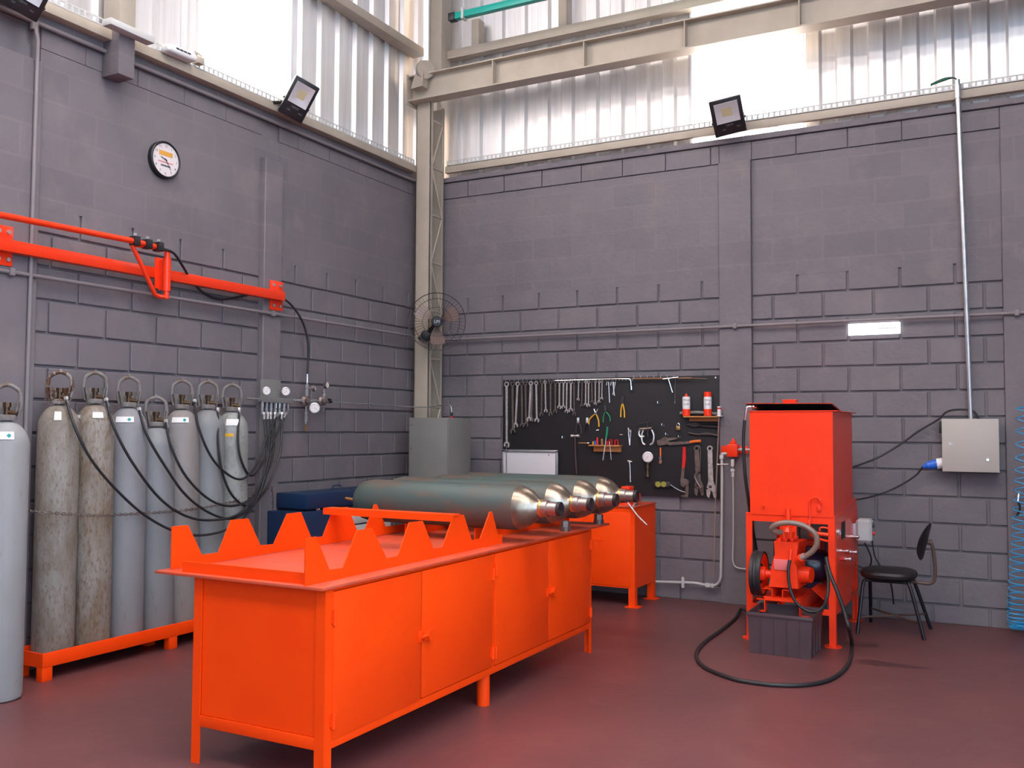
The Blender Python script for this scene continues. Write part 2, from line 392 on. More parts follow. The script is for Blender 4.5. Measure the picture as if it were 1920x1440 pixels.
# laced corner column
t = thing('lattice_column', 'cream laced steel column standing in the corner of the two walls', 'column', (.165, -.175, 0))
t['kind'] = 'structure'
cx0, cx1, cy0, cy1, ctop = .085, .25, -.30, -.055, 4.56
mb = MB(); mb.box((cx0, cy0, 0), (cx1, cy0+.008, ctop), .001); mb.box((cx0, cy0, 0), (cx0+.008, cy0+.06, ctop)); mb.box((cx1-.008, cy0, 0), (cx1, cy0+.045, ctop)); part('front_channel', mb, M['cream'], t)
mb = MB(); mb.box((cx0, cy1-.008, 0), (cx1, cy1, ctop), .001); mb.box((cx0, cy1-.04, 0), (cx0+.008, cy1, ctop)); mb.box((cx1-.008, cy1-.035, 0), (cx1, cy1, ctop)); part('rear_channel', mb, M['cream'], t)
mb = MB()
for xx in (cx0+.004, cx1-.006):
    z = .25; k = 0; h = .46
    while z+h < ctop:
        a = Vector((xx, cy0+.03, z)); b = Vector((xx, cy1-.02, z))
        mb.cyl(a, b, .009, n=6)
        c = Vector((xx, cy1-.02, z+h)) if k % 2 == 0 else Vector((xx, cy0+.03, z+h))
        mb.cyl(a if k % 2 == 0 else b, c, .009, n=6); z += h; k += 1
    mb.cyl((xx, cy0+.03, z), (xx, cy1-.02, z), .009, n=6)
part('lacing', mb, M['cream'], t)
mb = MB(); mb.box((.15, -.20, 4.80), (.30, -.03, 6.6), .003); mb.box((.165, -.215, 4.80), (.175, -.2, 6.6)); struct('trim_7', mb, M['cream'])

# crane runway beam on the column
t = thing('runway_beam', 'long cream steel I-beam with stiffener plates, seated on the corner column', 'beam', (2.5, -.30, 4.56)); t['kind'] = 'structure'
mb = MB(); y0 = -.33
bx0 = .06
mb.box((bx0, y0-.075, 4.56), (9.8, y0+.075, 4.572)); mb.box((bx0, y0-.075, 4.795), (9.8, y0+.075, 4.807)); mb.box((bx0, y0-.005, 4.57), (9.8, y0+.005, 4.797)); part('girder', mb, M['cream'], t)
for px_, py_ in ((923, 140), (1094, 103), (1283, 62), (1498, 15)):
    x = Yp(px_, py_, y0-.07).x; mb = MB(); mb.box((x-.005, y0-.07, 4.572), (x+.005, y0+.07, 4.795)); part('stiffener', mb, M['cream'], t)
mb = MB(); mb.box((bx0-.02, y0-.085, 4.53), (bx0-.006, y0+.085, 4.82), .002); part('end_plate', mb, M['cream'], t)
# round end stop on the beam
p = Yp(797, 131, -.40)
mb = MB(); mb.cyl(p+Vector((-.015, 0, 0)), p+Vector((.03, -.03, -.01)), .085, n=28); mb.prism([p+Vector((-.02, 0, .085)), p+Vector((-.12, .02, -.1)), p+Vector((-.14, .02, -.17)), p+Vector((.0, .0, -.17)), p+Vector((.02, 0, 0))], (0, 1, 0), .10)
single('beam_stop', mb, M['cream'], 'round cream end stop plate sitting on the left end of the steel I-beam', 'bracket')

# perforated cable trays on the ledge of both walls
def tray(side, s0, s1, zc, off, label, h=.045):
    mb = MB()
    def P(s, z, o): return Vector((s, -o, z)) if side == 'R' else Vector((o, -s, z))
    mb.box(P(s0, zc, off), P(s1, zc+.012, off-.004)); mb.box(P(s0, zc+h-.01, off), P(s1, zc+h, off-.004)); mb.box(P(s0, zc, off), P(s1, zc+.003, off-.045))
    n = int((s1-s0)/.045)
    for i in range(n+1):
        s = s0+i*.045; mb.box(P(s, zc+.012, off), P(min(s+.017, s1), zc+h-.01, off-.004))
    mb.box(P(s0, zc, off-.041), P(s1, zc+h*.5, off-.045))
    return single('cable_tray', mb, M['tray'], label, 'cable tray', 'perforated cable trays along the wall ledges')
tray('R', .28, 9.5, zt+.001, .056, 'white perforated cable tray running along the right wall ledge under the cladding', .05)
tray('L', .33, 3.42, ztl+.001, .085, 'white perforated cable tray on the left wall ledge, between column and emergency light', .05)
tray('L', 3.78, 6.2, ztl+.001, .085, 'white perforated cable tray on the left wall ledge, left of the bracket box', .05)

# post stub and box on the left wall
q0 = Lw(222, 140, .16); q1 = Lw(252, 145, .16)
t = thing('wall_post', 'grey steel post hanging over the upper left wall with plate bottom', 'post', (0.08, (q0.y+q1.y)/2, Lw(237, 140, .16).z)); t['kind'] = 'structure'
mb = MB(); mb.box((.005, q0.y, Lw(237, 143, .16).z), (.16, q1.y, 3.99), .004); part('lower_post', mb, M['paint'], t)
mb = MB(); mb.box((.005, q0.y, 3.99), (.16, q1.y, 6.6), .004); part('upper_post', mb, M['cream'], t)
mb = MB(); a = Lw(208, 44, .24); b = Lw(291, 68, .24); zc = Lw(240, 50, .24).z
mb.box((.165, a.y, zc-.03), (.24, b.y, zc+.012), .003)
single('tray_bridge', mb, M['tray'], 'pale cable tray bridge passing around the post above the left wall', 'cable tray')

# painted pipes on the walls
def pipe(name, pts, r, m_, label, cat='pipe', group=None, clamps=(), n=10, sm=4, boxes=()):
    mb = MB(); mb.tube(pts, r, n, sm)
    for c in clamps: mb.box(Vector(c)-Vector((.016, .016, .022)), Vector(c)+Vector((.016, .016, .022)), .004)
    return single(name, mb, m_, label, cat, group)
LC = [Lw(0, 507, .064), Lw(320, 557, .064), Lw(640, 610, .064), Lw(785, 631, .064)]
zc = sum(p.z for p in LC)/4
pipe('wall_conduit', [Vector((.064, -8.5, zc)), Vector((.064, -4, zc)), Vector((.064, -.31, zc))], .012, M['pipe'], 'thin grey painted conduit crossing the left wall under the orange rail', 'conduit',
     clamps=[(.068, Lw(22, 511, .07).y, zc), (.068, Lw(512, 588, .07).y, zc)], sm=1)
zc2 = (Rw(860, 635, .048).z+Rw(1390, 611, .048).z+Rw(1900, 589, .048).z)/3
pipe('wall_conduit', [Vector((.26, -.048, zc2)), Vector((4, -.048, zc2)), Vector((6.68, -.048, zc2))], .012, M['pipe'], 'thin grey painted conduit crossing the right wall above the tool board', 'conduit',
     clamps=[(Rw(1378, 611, .05).x, -.052, zc2), (Rw(1907, 589, .05).x, -.052, zc2)], sm=1)
zc3 = Lw(430, 205, .03).z
mb = MB(); zp = Lw(320, 148, .03).z
mb.tube([Vector((.03, -8.5, zp)), Vector((.03, -.02, zp))], .014, 10, 1); yv = Lw(68, 60, .05).y
mb.tube([Vector((.03, yv, zp)), Vector((.068, yv, zp-.12)), Lw(58, 500, .066), Lw(44, 950, .066)], .012, 10, 1)
mb.cyl((.03, yv, zp-.05), (.03, yv, zp+.02), .024, n=10)
single('wall_conduit', mb, M['pipe'], 'grey painted conduit along the top of left wall with drop pipe at far left', 'conduit')

# teal power rail overhead
a = Rw(845, 34, .47); b = Rw(1010, -1, .47); zc = a.z
t = thing('power_rail', 'teal green square rail with black end cap, overhead beside the corner column', 'rail', (3, -.47, zc-.04))
mb = MB(); mb.box((a.x+.06, -.50, zc-.03), (9.5, -.44, zc+.03), .003); part('rail_body', mb, M['teal'], t)
mb = MB(); mb.box((a.x-.01, -.505, zc-.035), (a.x+.06, -.435, zc+.035), .004); part('end_cap', mb, M['black'], t, 'black end cap')
p = Rw(870, 25, .47); mb = MB(); mb.box((p.x-.012, -.508, zc-.045), (p.x+.012, -.432, zc+.06), .002); mb.cyl((p.x, -.47, zc+.06), (p.x, -.47, 6.6), .006, n=6); part('hanger', mb, M['tray'], t)

# ================================================================== ORANGE BENCH
BX0, BX1, BY0, BY1, BT = 1.995, 2.71, -4.80, -2.14, .80
t = thing('cylinder_bench', 'long orange steel workbench with toothed cylinder cradles and four doors', 'workbench', ((BX0+BX1)/2, (BY0+BY1)/2, 0))
mb = MB(); OR = M['orange']
mb.box((BX0+.01, BY0+.012, .165), (BX0+.018, BY1-.01, .785)); mb.box((BX0+.01, BY1-.016, .165), (BX1-.012, BY1-.008, .785)); mb.box((BX0+.01, BY0+.012, .165), (BX1-.012, BY1-.01, .173))
mb.box((BX0+.045, BY0+.008, .205), (BX1-.05, BY0+.016, .785))
part('body_panels', mb, OR, t)
mb = MB()
e_ = .0015; mb.box((BX0+.04, BY0+e_, .155), (BX1-.04, BY0+.012, .203), .002); mb.box((BX1-.012, BY0+.04, .155), (BX1-e_, BY1-.02, .192), .002); mb.box((BX0+.04, BY1-.012, .155), (BX1-.04, BY1-e_, .192), .002); mb.box((BX0+e_, BY0+.04, .155), (BX0+.012, BY1-.02, .19), .002)
mb.box((BX1-.014, BY0+.02, .776), (BX1-.002, BY1-.01, .7865)); mb.box((BX1-.012, -3.448, .185), (BX1-.002, -3.425, .78))
part('frame_rails', mb, OR, t)
for (x0, x1, y0_, y1_) in ((BX0, BX0+.045, BY0, BY0+.045), (BX1-.048, BX1, BY0, BY0+.048), (BX0, BX0+.045, BY1-.045, BY1), (BX1-.045, BX1, BY1-.03, BY1)):
    mb = MB(); ox = x0 if x0 < 2.3 else x1; sx = 1 if x0 < 2.3 else -1; oy = y0_ if y0_ < -3.5 else y1_; sy = 1 if y0_ < -3.5 else -1
    mb.box((x0, oy, 0), (x1, oy+.006*sy, .787)); mb.box((ox, oy+.0055*sy, 0), (ox+.006*sx, y1_ if sy > 0 else y0_, .787)); part('leg', mb, OR, t)
mb = MB(); p = Zp(914, 1330); mb.cyl((2.672, -3.47, 0), (2.672, -3.47, .16), .034, n=16); part('leg', mb, OR, t)
mb = MB(); mb.cyl((2.03, -3.47, 0), (2.03, -3.47, .16), .034, n=16); part('leg', mb, OR, t)
mb = MB(); mb.box((1.79, BY0-.035, BT-.012), (2.722, -1.86, BT), .001); part('top_sheet', mb, M['orange_top'], t, 'scuffed orange top sheet with oily marks')
fr = [(-4.853, .80), (-4.853, .988), (-4.769, .99), (-4.682, .846), (-4.591, .842), (-4.50, .99), (-4.393, .99), (-4.283, .846), (-4.192, .846), (-4.104, .99), (-3.991, .988), (-3.896, .846), (-3.814, .845), (-3.711, .989), (-3.612, .988), (-3.529, .85), (-3.44, .85), (-3.339, .982), (-3.315, .982), (-3.25, .85), (-3.20, .85), (-3.20, .80)]
fr = [(y+.02 if i < 2 else y, z) for i, (y, z) in enumerate(fr)]
mb = MB(); mb.prism([(2.63, y, z) for y, z in fr], (1, 0, 0), .006); part('front_cradle', mb, OR, t)
bk = [(-4.936, .833), (-4.936, 1.012), (-4.849, 1.010), (-4.768, .875), (-4.671, .874), (-4.598, 1.011), (-4.49, 1.009), (-4.407, .877), (-4.317, .874), (-4.226, 1.011), (-4.126, 1.011), (-4.046, .878), (-3.955, .874), (-3.873, 1.012), (-3.753, 1.010), (-3.67, .876), (-3.60, .876), (-3.517, 1.008), (-3.497, 1.008), (-3.41, .876), (-3.05, .876), (-3.05, .833)]
k_ = (CAM.x-1.84)/(CAM.x-2.0)
mb = MB(); mb.prism([(1.84, CAM.y+(y-CAM.y)*k_, max(.80, CAM.z-(CAM.z-z)*k_)) for y, z in bk], (1, 0, 0), .006); part('rear_cradle', mb, OR, t)
mb = MB(); mb.box((1.92, -4.80, BT), (2.62, -4.792, .846)); part('end_lip', mb, OR, t)
mb = MB(); mb.box((1.82, -3.735, .962), (2.64, -3.728, .996)); mb.box((1.82, -3.728, .990), (2.64, -3.66, .9965)); part('tie_bar', mb, OR, t)
for x in (1.97, 2.44):
    mb = MB(); mb.box((x-.004, -3.17, BT), (x+.004, -1.90, .869)); part('support_rail', mb, OR, t)
dy = [(-4.752, -4.122), (-4.112, -3.452), (-3.422, -2.785), (-2.775, -2.172)]
for i, (a, b) in enumerate(dy):
    mb = MB(); mb.box((BX1-.008, a, .197 if i else .192), (BX1+.004, b, .773), .0015)
    d = part('door', mb, OR, t)
    hy = a if i in (0, 2) else b
    for z in ((.672, .265) if i < 2 else (.69, .262)):
        mb = MB(); mb.cyl((BX1+.010, hy, z-.03), (BX1+.010, hy, z+.03), .0085, n=10); mb.box((BX1+.002, hy-.012, z-.022), (BX1+.006, hy+.012, z+.022))
        part('hinge', mb, OR, d)
for y, z, a in ((-4.117, .478, 1), (-2.78, .478, 3)):
    mb = MB(); mb.box((BX1+.004, y-.03, z-.024), (BX1+.012, y-.004, z+.024), .002); mb.box((BX1+.004, y+.008, z-.02), (BX1+.02, y+.03, z+.02), .003)
    mb.cyl((BX1+.006, y+.045, z), (BX1+.03, y+.045, z), .026, n=6); mb.box((BX1+.004, y+.05, z-.008), (BX1+.012, y+.10, z+.008), .002); mb.cyl((BX1+.02, y-.02, z), (BX1+.02, y+.035, z), .008, n=8)
    part('latch', mb, OR, t)

# large cylinders lying on the bench
ys = (-3.13, -2.74, -2.35, -1.985)
lab = ['teal-grey steel cylinder lying nearest the camera on the orange bench',
       'teal-grey steel cylinder lying on the bench, second from the front',
       'teal-grey steel cylinder lying on the bench, third from the front',
       'teal-grey steel cylinder lying on the bench, farthest and closest to the vise']
Lx = (1.60, 1.55, 1.62, 1.60)
ex = (2.955, Yp(1109, 943, ys[1]).x, Yp(1157, 937, ys[2]).x, Yp(1195, 930, ys[3]).x)
for i, y in enumerate(ys):
    z = .995; e = ex[i]; r = .125
    t = thing('gas_cylinder', lab[i], 'cylinder', ((e+Lx[i])/2, y, z-r), 'large cylinders lying across the bench')
    X0 = Lx[i]; X1 = e-.275
    mb = MB(); prof = [(0.001, X0), (.05, X0+.004), (.09, X0+.022), (.113, X0+.055), (r, X0+.11), (r, (X0+X1)/2), (r, X1), (.121, X1+.03)]
    mb.lathe((0, y, z), (1, 0, 0), prof, 40); part('tank_body', mb, M['tealtank'], t)
    mb = MB(); D = e-.11
    prof = [(.121, X1+.03), (.112, X1+.062), (.095, X1+.095), (.072, X1+.122), (.052, X1+.14), (.042, X1+.155), (.040, D)]
    mb.lathe((0, y, z), (1, 0, 0), prof, 40); part('shoulder', mb, M['dome'], t, 'bare steel domed shoulder')
    mb = MB(); mb.lathe((0, y, z), (1, 0, 0), [(.030, D-.012), (.047, D-.012), (.049, D-.004), (.047, D+.004), (.03, D+.004)], 28); part('neck_ring', mb, M['brass'], t, 'thin brass ring')
    mb = MB(); mb.lathe((0, y, z), (1, 0, 0), [(.02, D+.003), (.045, D+.004), (.045, D+.036), (.038, D+.038), (.038, e-.002), (.031, e), (.031, e-.03), (.001, e-.03)], 28)
    nk = part('neck', mb, M['neck'], t)
    mb = MB(); mb.lathe((0, y, z), (1, 0, 0), [(.039, e-.018), (.0395, e-.016), (.0395, e+.001), (.030, e+.002), (.001, e-.012)], 28); part('end_cap', mb, M['rubber'], nk, 'black end')
mb = MB(); p = Yp(648, 934, -3.13); mb.cyl(Vector((1.605, -3.13, .985)), p, .012, .008, n=8); single('drain_nipple', mb, M['brass'], 'small brass nipple on the rear end of the front lying cylinder', 'fitting')
for (px_, py_, l) in ((1062, 996, 'steel hex fitting on bench edge below the second lying cylinder'), (1106, 981, 'steel hex fitting on bench edge below the third lying cylinder')):
    p = Zp(px_, py_, .80); p.x = 2.672
    mb = MB(); mb.cyl(p, p+Vector((0, 0, .028)), .034, n=16); mb.cyl(p+Vector((0, 0, .028)), p+Vector((0, 0, .062)), .030, n=6); mb.cyl(p+Vector((0, 0, .062)), p+Vector((0, 0, .066)), .014, n=12)
    single('hex_fitting', mb, M['oldsteel'], l, 'fitting', 'hex fittings on the bench edge')

# ================================================================== second orange cabinet with vise
t = thing('vise_cabinet', 'orange steel cabinet against the right wall below the tool board', 'cabinet', (1.95, -.34, 0))
cx0_, cx1_, cyf, cyb = 1.50, 2.42, -.578, -.085
mb = MB(); mb.box((cx0_, cyf, .150), (cx1_, cyb, .799)); part('body', mb, OR, t)
mb = MB(); mb.box((cx0_-.01, cyf-.012, .80), (cx1_+.012, cyb, .812), .001); part('top_sheet', mb, M['orange_top'], t)
for a, b in ((1.53, 1.965), (1.975, 2.385)):
    mb = MB(); mb.box((a, cyf-.006, .165), (b, cyf+.004, .755), .001); d = part('door', mb, OR, t)
    if b > 2: 
        mb = MB(); mb.cyl((2.072, cyf-.008, .47), (2.072, cyf-.008, .535), .008, n=8); mb.box((2.08, cyf-.01, .52), (2.15, cyf-.003, .527)); mb.box((2.115, cyf-.012, .475), (2.123, cyf-.003, .525)); part('latch', mb, OR, d)
for x in (cx0_, cx1_-.055):
    for y in (cyf, cyb-.055):
        mb = MB(); mb.box((x, y, .006), (x+.055, y+.055, .1495)); mb.box((x-.025, y-.025, 0), (x+.09, y+.08, .006)); part('leg', mb, OR, t)
# vise
c = Vector((2.29, -.44, .812))
t = thing('bench_vise', 'red-orange bench vise with steel lever bar on the rear cabinet corner', 'vise', c)
mb = MB(); mb.lathe(c, (0, 0, 1), [(.055, 0), (.055, .012), (.03, .02), (.032, .05)], 20); mb.box(c+Vector((-.10, -.045, .045)), c+Vector((.06, .045, .12)), .01); mb.box(c+Vector((-.02, -.06, .12)), c+Vector((.05, .06, .15)), .008); part('vise_body', mb, M['red'], t)
mb = MB(); mb.box(c+Vector((.085, -.03, .03)), c+Vector((.12, .03, .095)), .006); mb.box(c+Vector((.05, -.02, .05)), c+Vector((.09, .02, .085)), .003); part('moving_jaw', mb, M['red'], t)
mb = MB(); mb.tube([Yp(1177, 942, -.62), Yp(1195, 966, -.62), Yp(1213, 984, -.62)], .006, 8, 3); mb.cyl(c+Vector((.10, 0, .05)), Yp(1186, 952, -.62), .008, n=8); part('lever_bar', mb, M['chrome'], t, 'bare steel lever bar')
mb = MB(); p = Yp(1194, 947, -.592); mb.cyl(p, p+Vector((0, -.01, 0)), .007, n=8); mb.cyl(p, p+Vector((0, .02, 0)), .003, n=6); single('cabinet_bolt', mb, M['chrome_b'], 'shiny round bolt head at top corner of the rear orange cabinet', 'bolt')

# ================================================================== grey floor cabinet in the corner
g1 = Yp(841, 783, -.70); g0 = Yp(767, 783, -.70); gz = 1.525
t = thing('gas_cabinet', 'plain grey steel cabinet standing in the corner in front of the column', 'cabinet', ((g0.x+g1.x)/2, -.5, 0))
mb = MB(); mb.box((g0.x, -.70, 0), (g1.x, -.31, gz), .004); part('body', mb, M['greyst'], t)
mb = MB(); mb.box((g0.x+.012, -.712, .05), (g1.x-.004, -.70, gz-.012), .004); d = part('door', mb, M['greyst'], t)
for z in (1.46, 1.25): mb = MB(); mb.cyl((g0.x+.03, -.712, z), (g0.x+.03, -.72, z), .009, n=10); part('hinge_screw', mb, M['greyst'], d)

# ================================================================== blue tool chest by the left wall
xf = .40
a = Xp(583, 927, xf); b_y = -1.10
c = Xp(573, 957, xf+.03)
t = thing('tool_chest', 'navy blue steel tool chest with open lid against the left wall behind the bench', 'tool chest', (.22, (a.y+b_y)/2, 0))
mb = MB(); mb.box((.056, c.y, .03), (xf, b_y, c.z-.02), .004); part('chest_body', mb, M['blue'], t)
mb = MB(); mb.box((.056, a.y, c.z-.005), (xf-.03, b_y-.03, a.z), .008); part('upper_box', mb, M['blue'], t)
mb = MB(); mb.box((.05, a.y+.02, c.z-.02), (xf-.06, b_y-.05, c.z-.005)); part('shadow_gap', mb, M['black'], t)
mb = MB(); p = Xp(601, 960, xf); mb.box((xf-.032, p.y-.02, a.z-.14), (xf-.024, p.y+.025, a.z-.115), .002); part('latch_plate', mb, M['chrome_b'], t)
mb = MB(); p = Xp(631, 919, .2); mb.tube([(.2, p.y-.05, a.z-.004), (.2, p.y-.045, a.z+.03), (.2, p.y+.05, a.z+.03), (.2, p.y+.055, a.z-.004)], .006, 6, 4); part('handle', mb, M['blue'], t)
p0 = Xp(655, 965, xf+.01); p1 = Xp(698, 992, xf+.01)
for k in range(3):
    zt_ = p0.z-k*.092
    mb = MB(); mb.box((xf-.002, p0.y, zt_-.08), (xf+.012, b_y-.01, zt_), .004); dr = part('drawer', mb, M['tray'], t, 'pale grey drawer front')
# small pale box seen under the cylinder
p = Yp(722, 975, -2.02); mb = MB(); mb.box((p.x-.03, -2.05, p.z-.35), (p.x+.10, -1.96, p.z+.04), .006)
q = MB(); 
single('junction_box', mb, M['tray'], 'pale grey boxed fitting glimpsed under the front lying cylinder behind the bench', 'box').location.z = 0.0

# ================================================================== left rack of standing gas cylinders
t = thing('cylinder_rack', 'low orange steel rack on legs along the left wall under the gas cylinders', 'rack', (.18, -3.4, 0))
ry0, ry1 = -4.30, -2.45
mb = MB(); mb.box((.302, ry0, .078), (.314, ry1, .158), .002); mb.box((.04, ry0, .078), (.052, ry1, .158), .002); mb.box((.05, ry0+.001, .079), (.304, ry0+.012, .157)); mb.box((.05, ry1-.012, .079), (.304, ry1-.001, .157))
part('side_rails', mb, OR, t)
mb = MB(); mb.box((.05, ry0+.01, .078), (.304, ry1-.01, .088)); part('deck', mb, OR, t)
for y in (-4.27, -3.37, -2.50):
    for x in (.06, .262):
        mb = MB(); mb.box((x, y-.03, 0), (x+.05, y+.035, .078), .002); part('leg', mb, OR, t)
def std_cyl(y, x, zb, ztop, m_, gm, label, lean=0.0, sticker=None, group='standing gas cylinders on the orange rack', band=False, rad=.115, face=(1, -.75)):
    H = ztop-zb; t = thing('gas_cylinder', label, 'gas cylinder', (0, 0, 0), group)
    hs = H-.33          # shoulder start
    mb = MB(); prof = [(.03, 0), (rad-.02, .0), (rad-.006, .008), (rad, .03), (rad, hs*.5), (rad, hs)]
    for a in range(1, 9):
        th = a/8*PI/2*.86; prof.append((rad*math.cos(th)*.80+rad*.20*(1-a/9), hs+.125*math.sin(th)))
    prof += [(.045, hs+.132), (.042, hs+.14)]
    mb.lathe((0, 0, 0), (0, 0, 1), prof, 36); part('tank', mb, m_, t)
    z0 = hs+.125
    mb = MB(); mb.lathe((0, 0, 0), (0, 0, 1), [(.038, z0), (.050, z0), (.052, z0+.012), (.050, z0+.028), (.03, z0+.03)], 24); part('neck_band', mb, gm, t)
    # open valve guard: lower cup, two arms, arched top with knob
    d = Vector((face[0], face[1], 0)).normalized(); s = Vector((-d.y, d.x, 0))
    gh = H-z0
    g = MB(); P = lambda u, z: s*u+Vector((0, 0, z))
    n = 18; ring0 = []; ring1 = []; 
    arc = [PI*.32+(2*PI-PI*.64)*k/n for k in range(n+1)]
    def cup(r_, z_): return [(d*math.cos(a)+s*math.sin(a))*r_+Vector((0, 0, z_)) for a in arc]
    A = cup(.050, z0+.01); B = cup(.067, z0+.098); C = cup(.060, z0+.098); D = cup(.044, z0+.01)
    vs = [[g.bm.verts.new(q) for q in L_] for L_ in (A, B, C, D)]
    for i in range(n):
        for k in range(4): g.bm.faces.new((vs[k][i], vs[k][i+1], vs[(k+1) % 4][i+1], vs[(k+1) % 4][i]))
    g.bm.faces.new([vs[k][0] for k in range(4)]); g.bm.faces.new([vs[k][n] for k in range(4)][::-1])
    tp = z0+gh-.016
    pts = [P(-.050, z0+.02), P(-.064, z0+.08), P(-.063, z0+gh*.62), P(-.052, tp-.026), P(0, tp), P(.052, tp-.026), P(.063, z0+gh*.62), P(.064, z0+.08), P(.050, z0+.02)]
    g.tube(pts, .0115, 8, 4); g.sphere((0, 0, tp+.008), .011, n=10)
    part('valve_guard', g, gm, t)
    v = MB(); v.cyl((0, 0, z0), (0, 0, z0+.075), .015, n=12); v.cyl((0, 0, z0+.07), (0, 0, z0+.095), .021, n=8); v.cyl((0, 0, z0+.045), d*.02+s*.052+Vector((0, 0, z0+.035)), .013, n=10)
    part('valve', v, M['valve'], t, 'tarnished brass valve')
    if sticker:
        for (az, w_, h_, zz, mk) in sticker:
            q = MB(); nn = 6; zz = hs+zz
            R_ = []
            a0 = math.atan2(-.86, .5)+az
            for k in range(nn+1):
                a = a0+(k/nn-.5)*w_
                for_ = []
                for j in range(3):
                    z = zz+h_*(j/2-.5)
                    th = max(0, min(1, (z-hs)/.125)); rr = rad*math.sqrt(max(0, 1-th*th*.62))+.0012 if z > hs else rad+.0012
                    for_.append(Vector((rr*math.cos(a), rr*math.sin(a), z)))
                R_.append(for_)
            q.rings(R_, closed_u=False, cap0=False, cap1=False)
            sk = part('sticker', q, M['yellow'] if mk == 'y' else M['paper'], t, 'yellow band sticker' if mk == 'y' else 'white torn paper sticker')
            if mk == 'g':
                q = MB(); a = a0+w_*.25; c_ = Vector((math.cos(a), math.sin(a), 0)); th = max(0, (zz-hs)/.125)
                rr = rad*math.sqrt(max(0, 1-th*th*.62))+.004; tz = Vector((-c_.y, c_.x, 0)); o = c_*rr+Vector((0, 0, zz))
                q.face([o+tz*.012, o+Vector((0, 0, .012)), o-tz*.012, o-Vector((0, 0, .012))]); part('diamond_mark', q, M['tealink'], sk, 'small teal diamond')
    t.location = (x, y, zb); t.rotation_euler = (math.radians(lean), 0, 0)
    return t
cyls = [(-4.14, 1.765, 0, 'rusty grey-brown gas cylinder at the left end of the rack, guard with flaking paint', M['guard_rust'], [(.35, .35, .05, .055, 'w')], .0),
        (-3.89, 1.774, 1, 'grey gas cylinder with heavy brown stains down its front, second on the rack from left', M['guard'], [(-.75, .7, .02, .045, 'w'), (.55, .55, .035, .055, 'w')], .3),
        (-3.645, 1.760, 2, 'smooth bluish-grey gas cylinder, third on the rack from left, wide white sticker with diamond', M['guard'], [(.15, 1.0, .035, .045, 'g')], .2),
        (-3.40, 1.639, 3, 'shorter dark-topped grey gas cylinder, the lowest one standing on the rack', M['guard'], None, 1.3),
        (-3.19, 1.758, 4, 'pinkish-grey gas cylinder just right of the shortest one on the rack', M['guard'], [(.2, 1.0, .035, .05, 'g')], 1.0),
        (-2.965, 1.763, 5, 'grey gas cylinder with rusty collar, second from the right end of the rack', M['guard'], None, .7),
        (-2.74, 1.751, 6, 'mottled pale gas cylinder with yellow band at the right end of the rack', M['guard'], [(.3, .8, .045, .045, 'w'), (.0, .75, .022, -.045, 'y')], .6)]
for (y, zt_, mi, l, gm, st, ln) in cyls:
    std_cyl(y, .178, .088, zt_, G1[mi], gm, l, ln, st)
std_cyl(-4.615, .40, 0.0, 1.665, G1[7], M['guard'], 'pale grey gas cylinder standing on the floor at the left edge, partly cut off', 0, [(.35, .9, .04, .045, 'g')], None)

# hoses from cylinders to manifold
def hose(pts, k_, r, label, m_=None):
    n = len(pts); P = []
    for i, (a, b) in enumerate(pts):
        if i == 0: x = .255
        elif a <= 462 and not (b < 800 and i > n-3): x = .318+.006*k_+(0 if i > 1 else -.02)
        else:
            f = min(1, max(0, (a-462)/42)); x = .31+.004*k_-f*(.15 if b > 800 else .17)
            if i == n-1: x = .10
        P.append(Xp(a, b, x))
    mb = MB(); mb.tube(P, r, 8, 5)
    t = thing('filling_hose', label, 'hose', P[-1], 'black filling hoses hanging from the gas cylinders')
    part('hose', mb, m_ or M['rubber'], t)
    for q, e in ((P[0], P[1]), (P[-1], P[-2])):
        f = MB(); dd = (e-q).normalized(); f.cyl(q-dd*.005, q+dd*.045, .009, n=8); f.cyl(q-dd*.012, q+dd*.006, .013, n=6); part('ferrule', f, M['galv'], t)
HS = [([(124, 748), (140, 800), (170, 860), (215, 915), (270, 965), (330, 997), (385, 1003), (440, 985), (480, 940), (500, 870), (495, 776)], 'lowest sagging black hose from the leftmost rack cylinder to the manifold'),
      ([(199, 750), (215, 805), (250, 870), (300, 935), (350, 968), (400, 975), (450, 962), (485, 915), (503, 850), (502, 776)], 'black hose from the second rack cylinder to the manifold'),
      ([(261, 768), (275, 815), (310, 875), (350, 930), (400, 965), (445, 970), (485, 930), (508, 850), (508, 776)], 'black hose from the third rack cylinder to the manifold'),
      ([(311, 790), (322, 840), (350, 895), (395, 938), (440, 948), (480, 925), (510, 860), (516, 776)], 'black hose from the shortest rack cylinder to the manifold'),
      ([(365, 752), (372, 800), (395, 855), (425, 888), (455, 898), (482, 870), (500, 820), (522, 776)], 'black hose from the fifth rack cylinder, sagging to cylinder mid height'),
      ([(409, 768), (409, 830), (418, 890), (438, 932), (468, 948), (500, 915), (525, 850), (529, 776)], 'black hose hanging between the last two rack cylinders'),
      ([(449, 768), (446, 820), (452, 862), (470, 892), (492, 870), (512, 830), (536, 776)], 'short black hose from the rightmost rack cylinder to the manifold')]
for k_, (pts, l) in enumerate(HS): hose(pts, 6-k_, .0085, l)

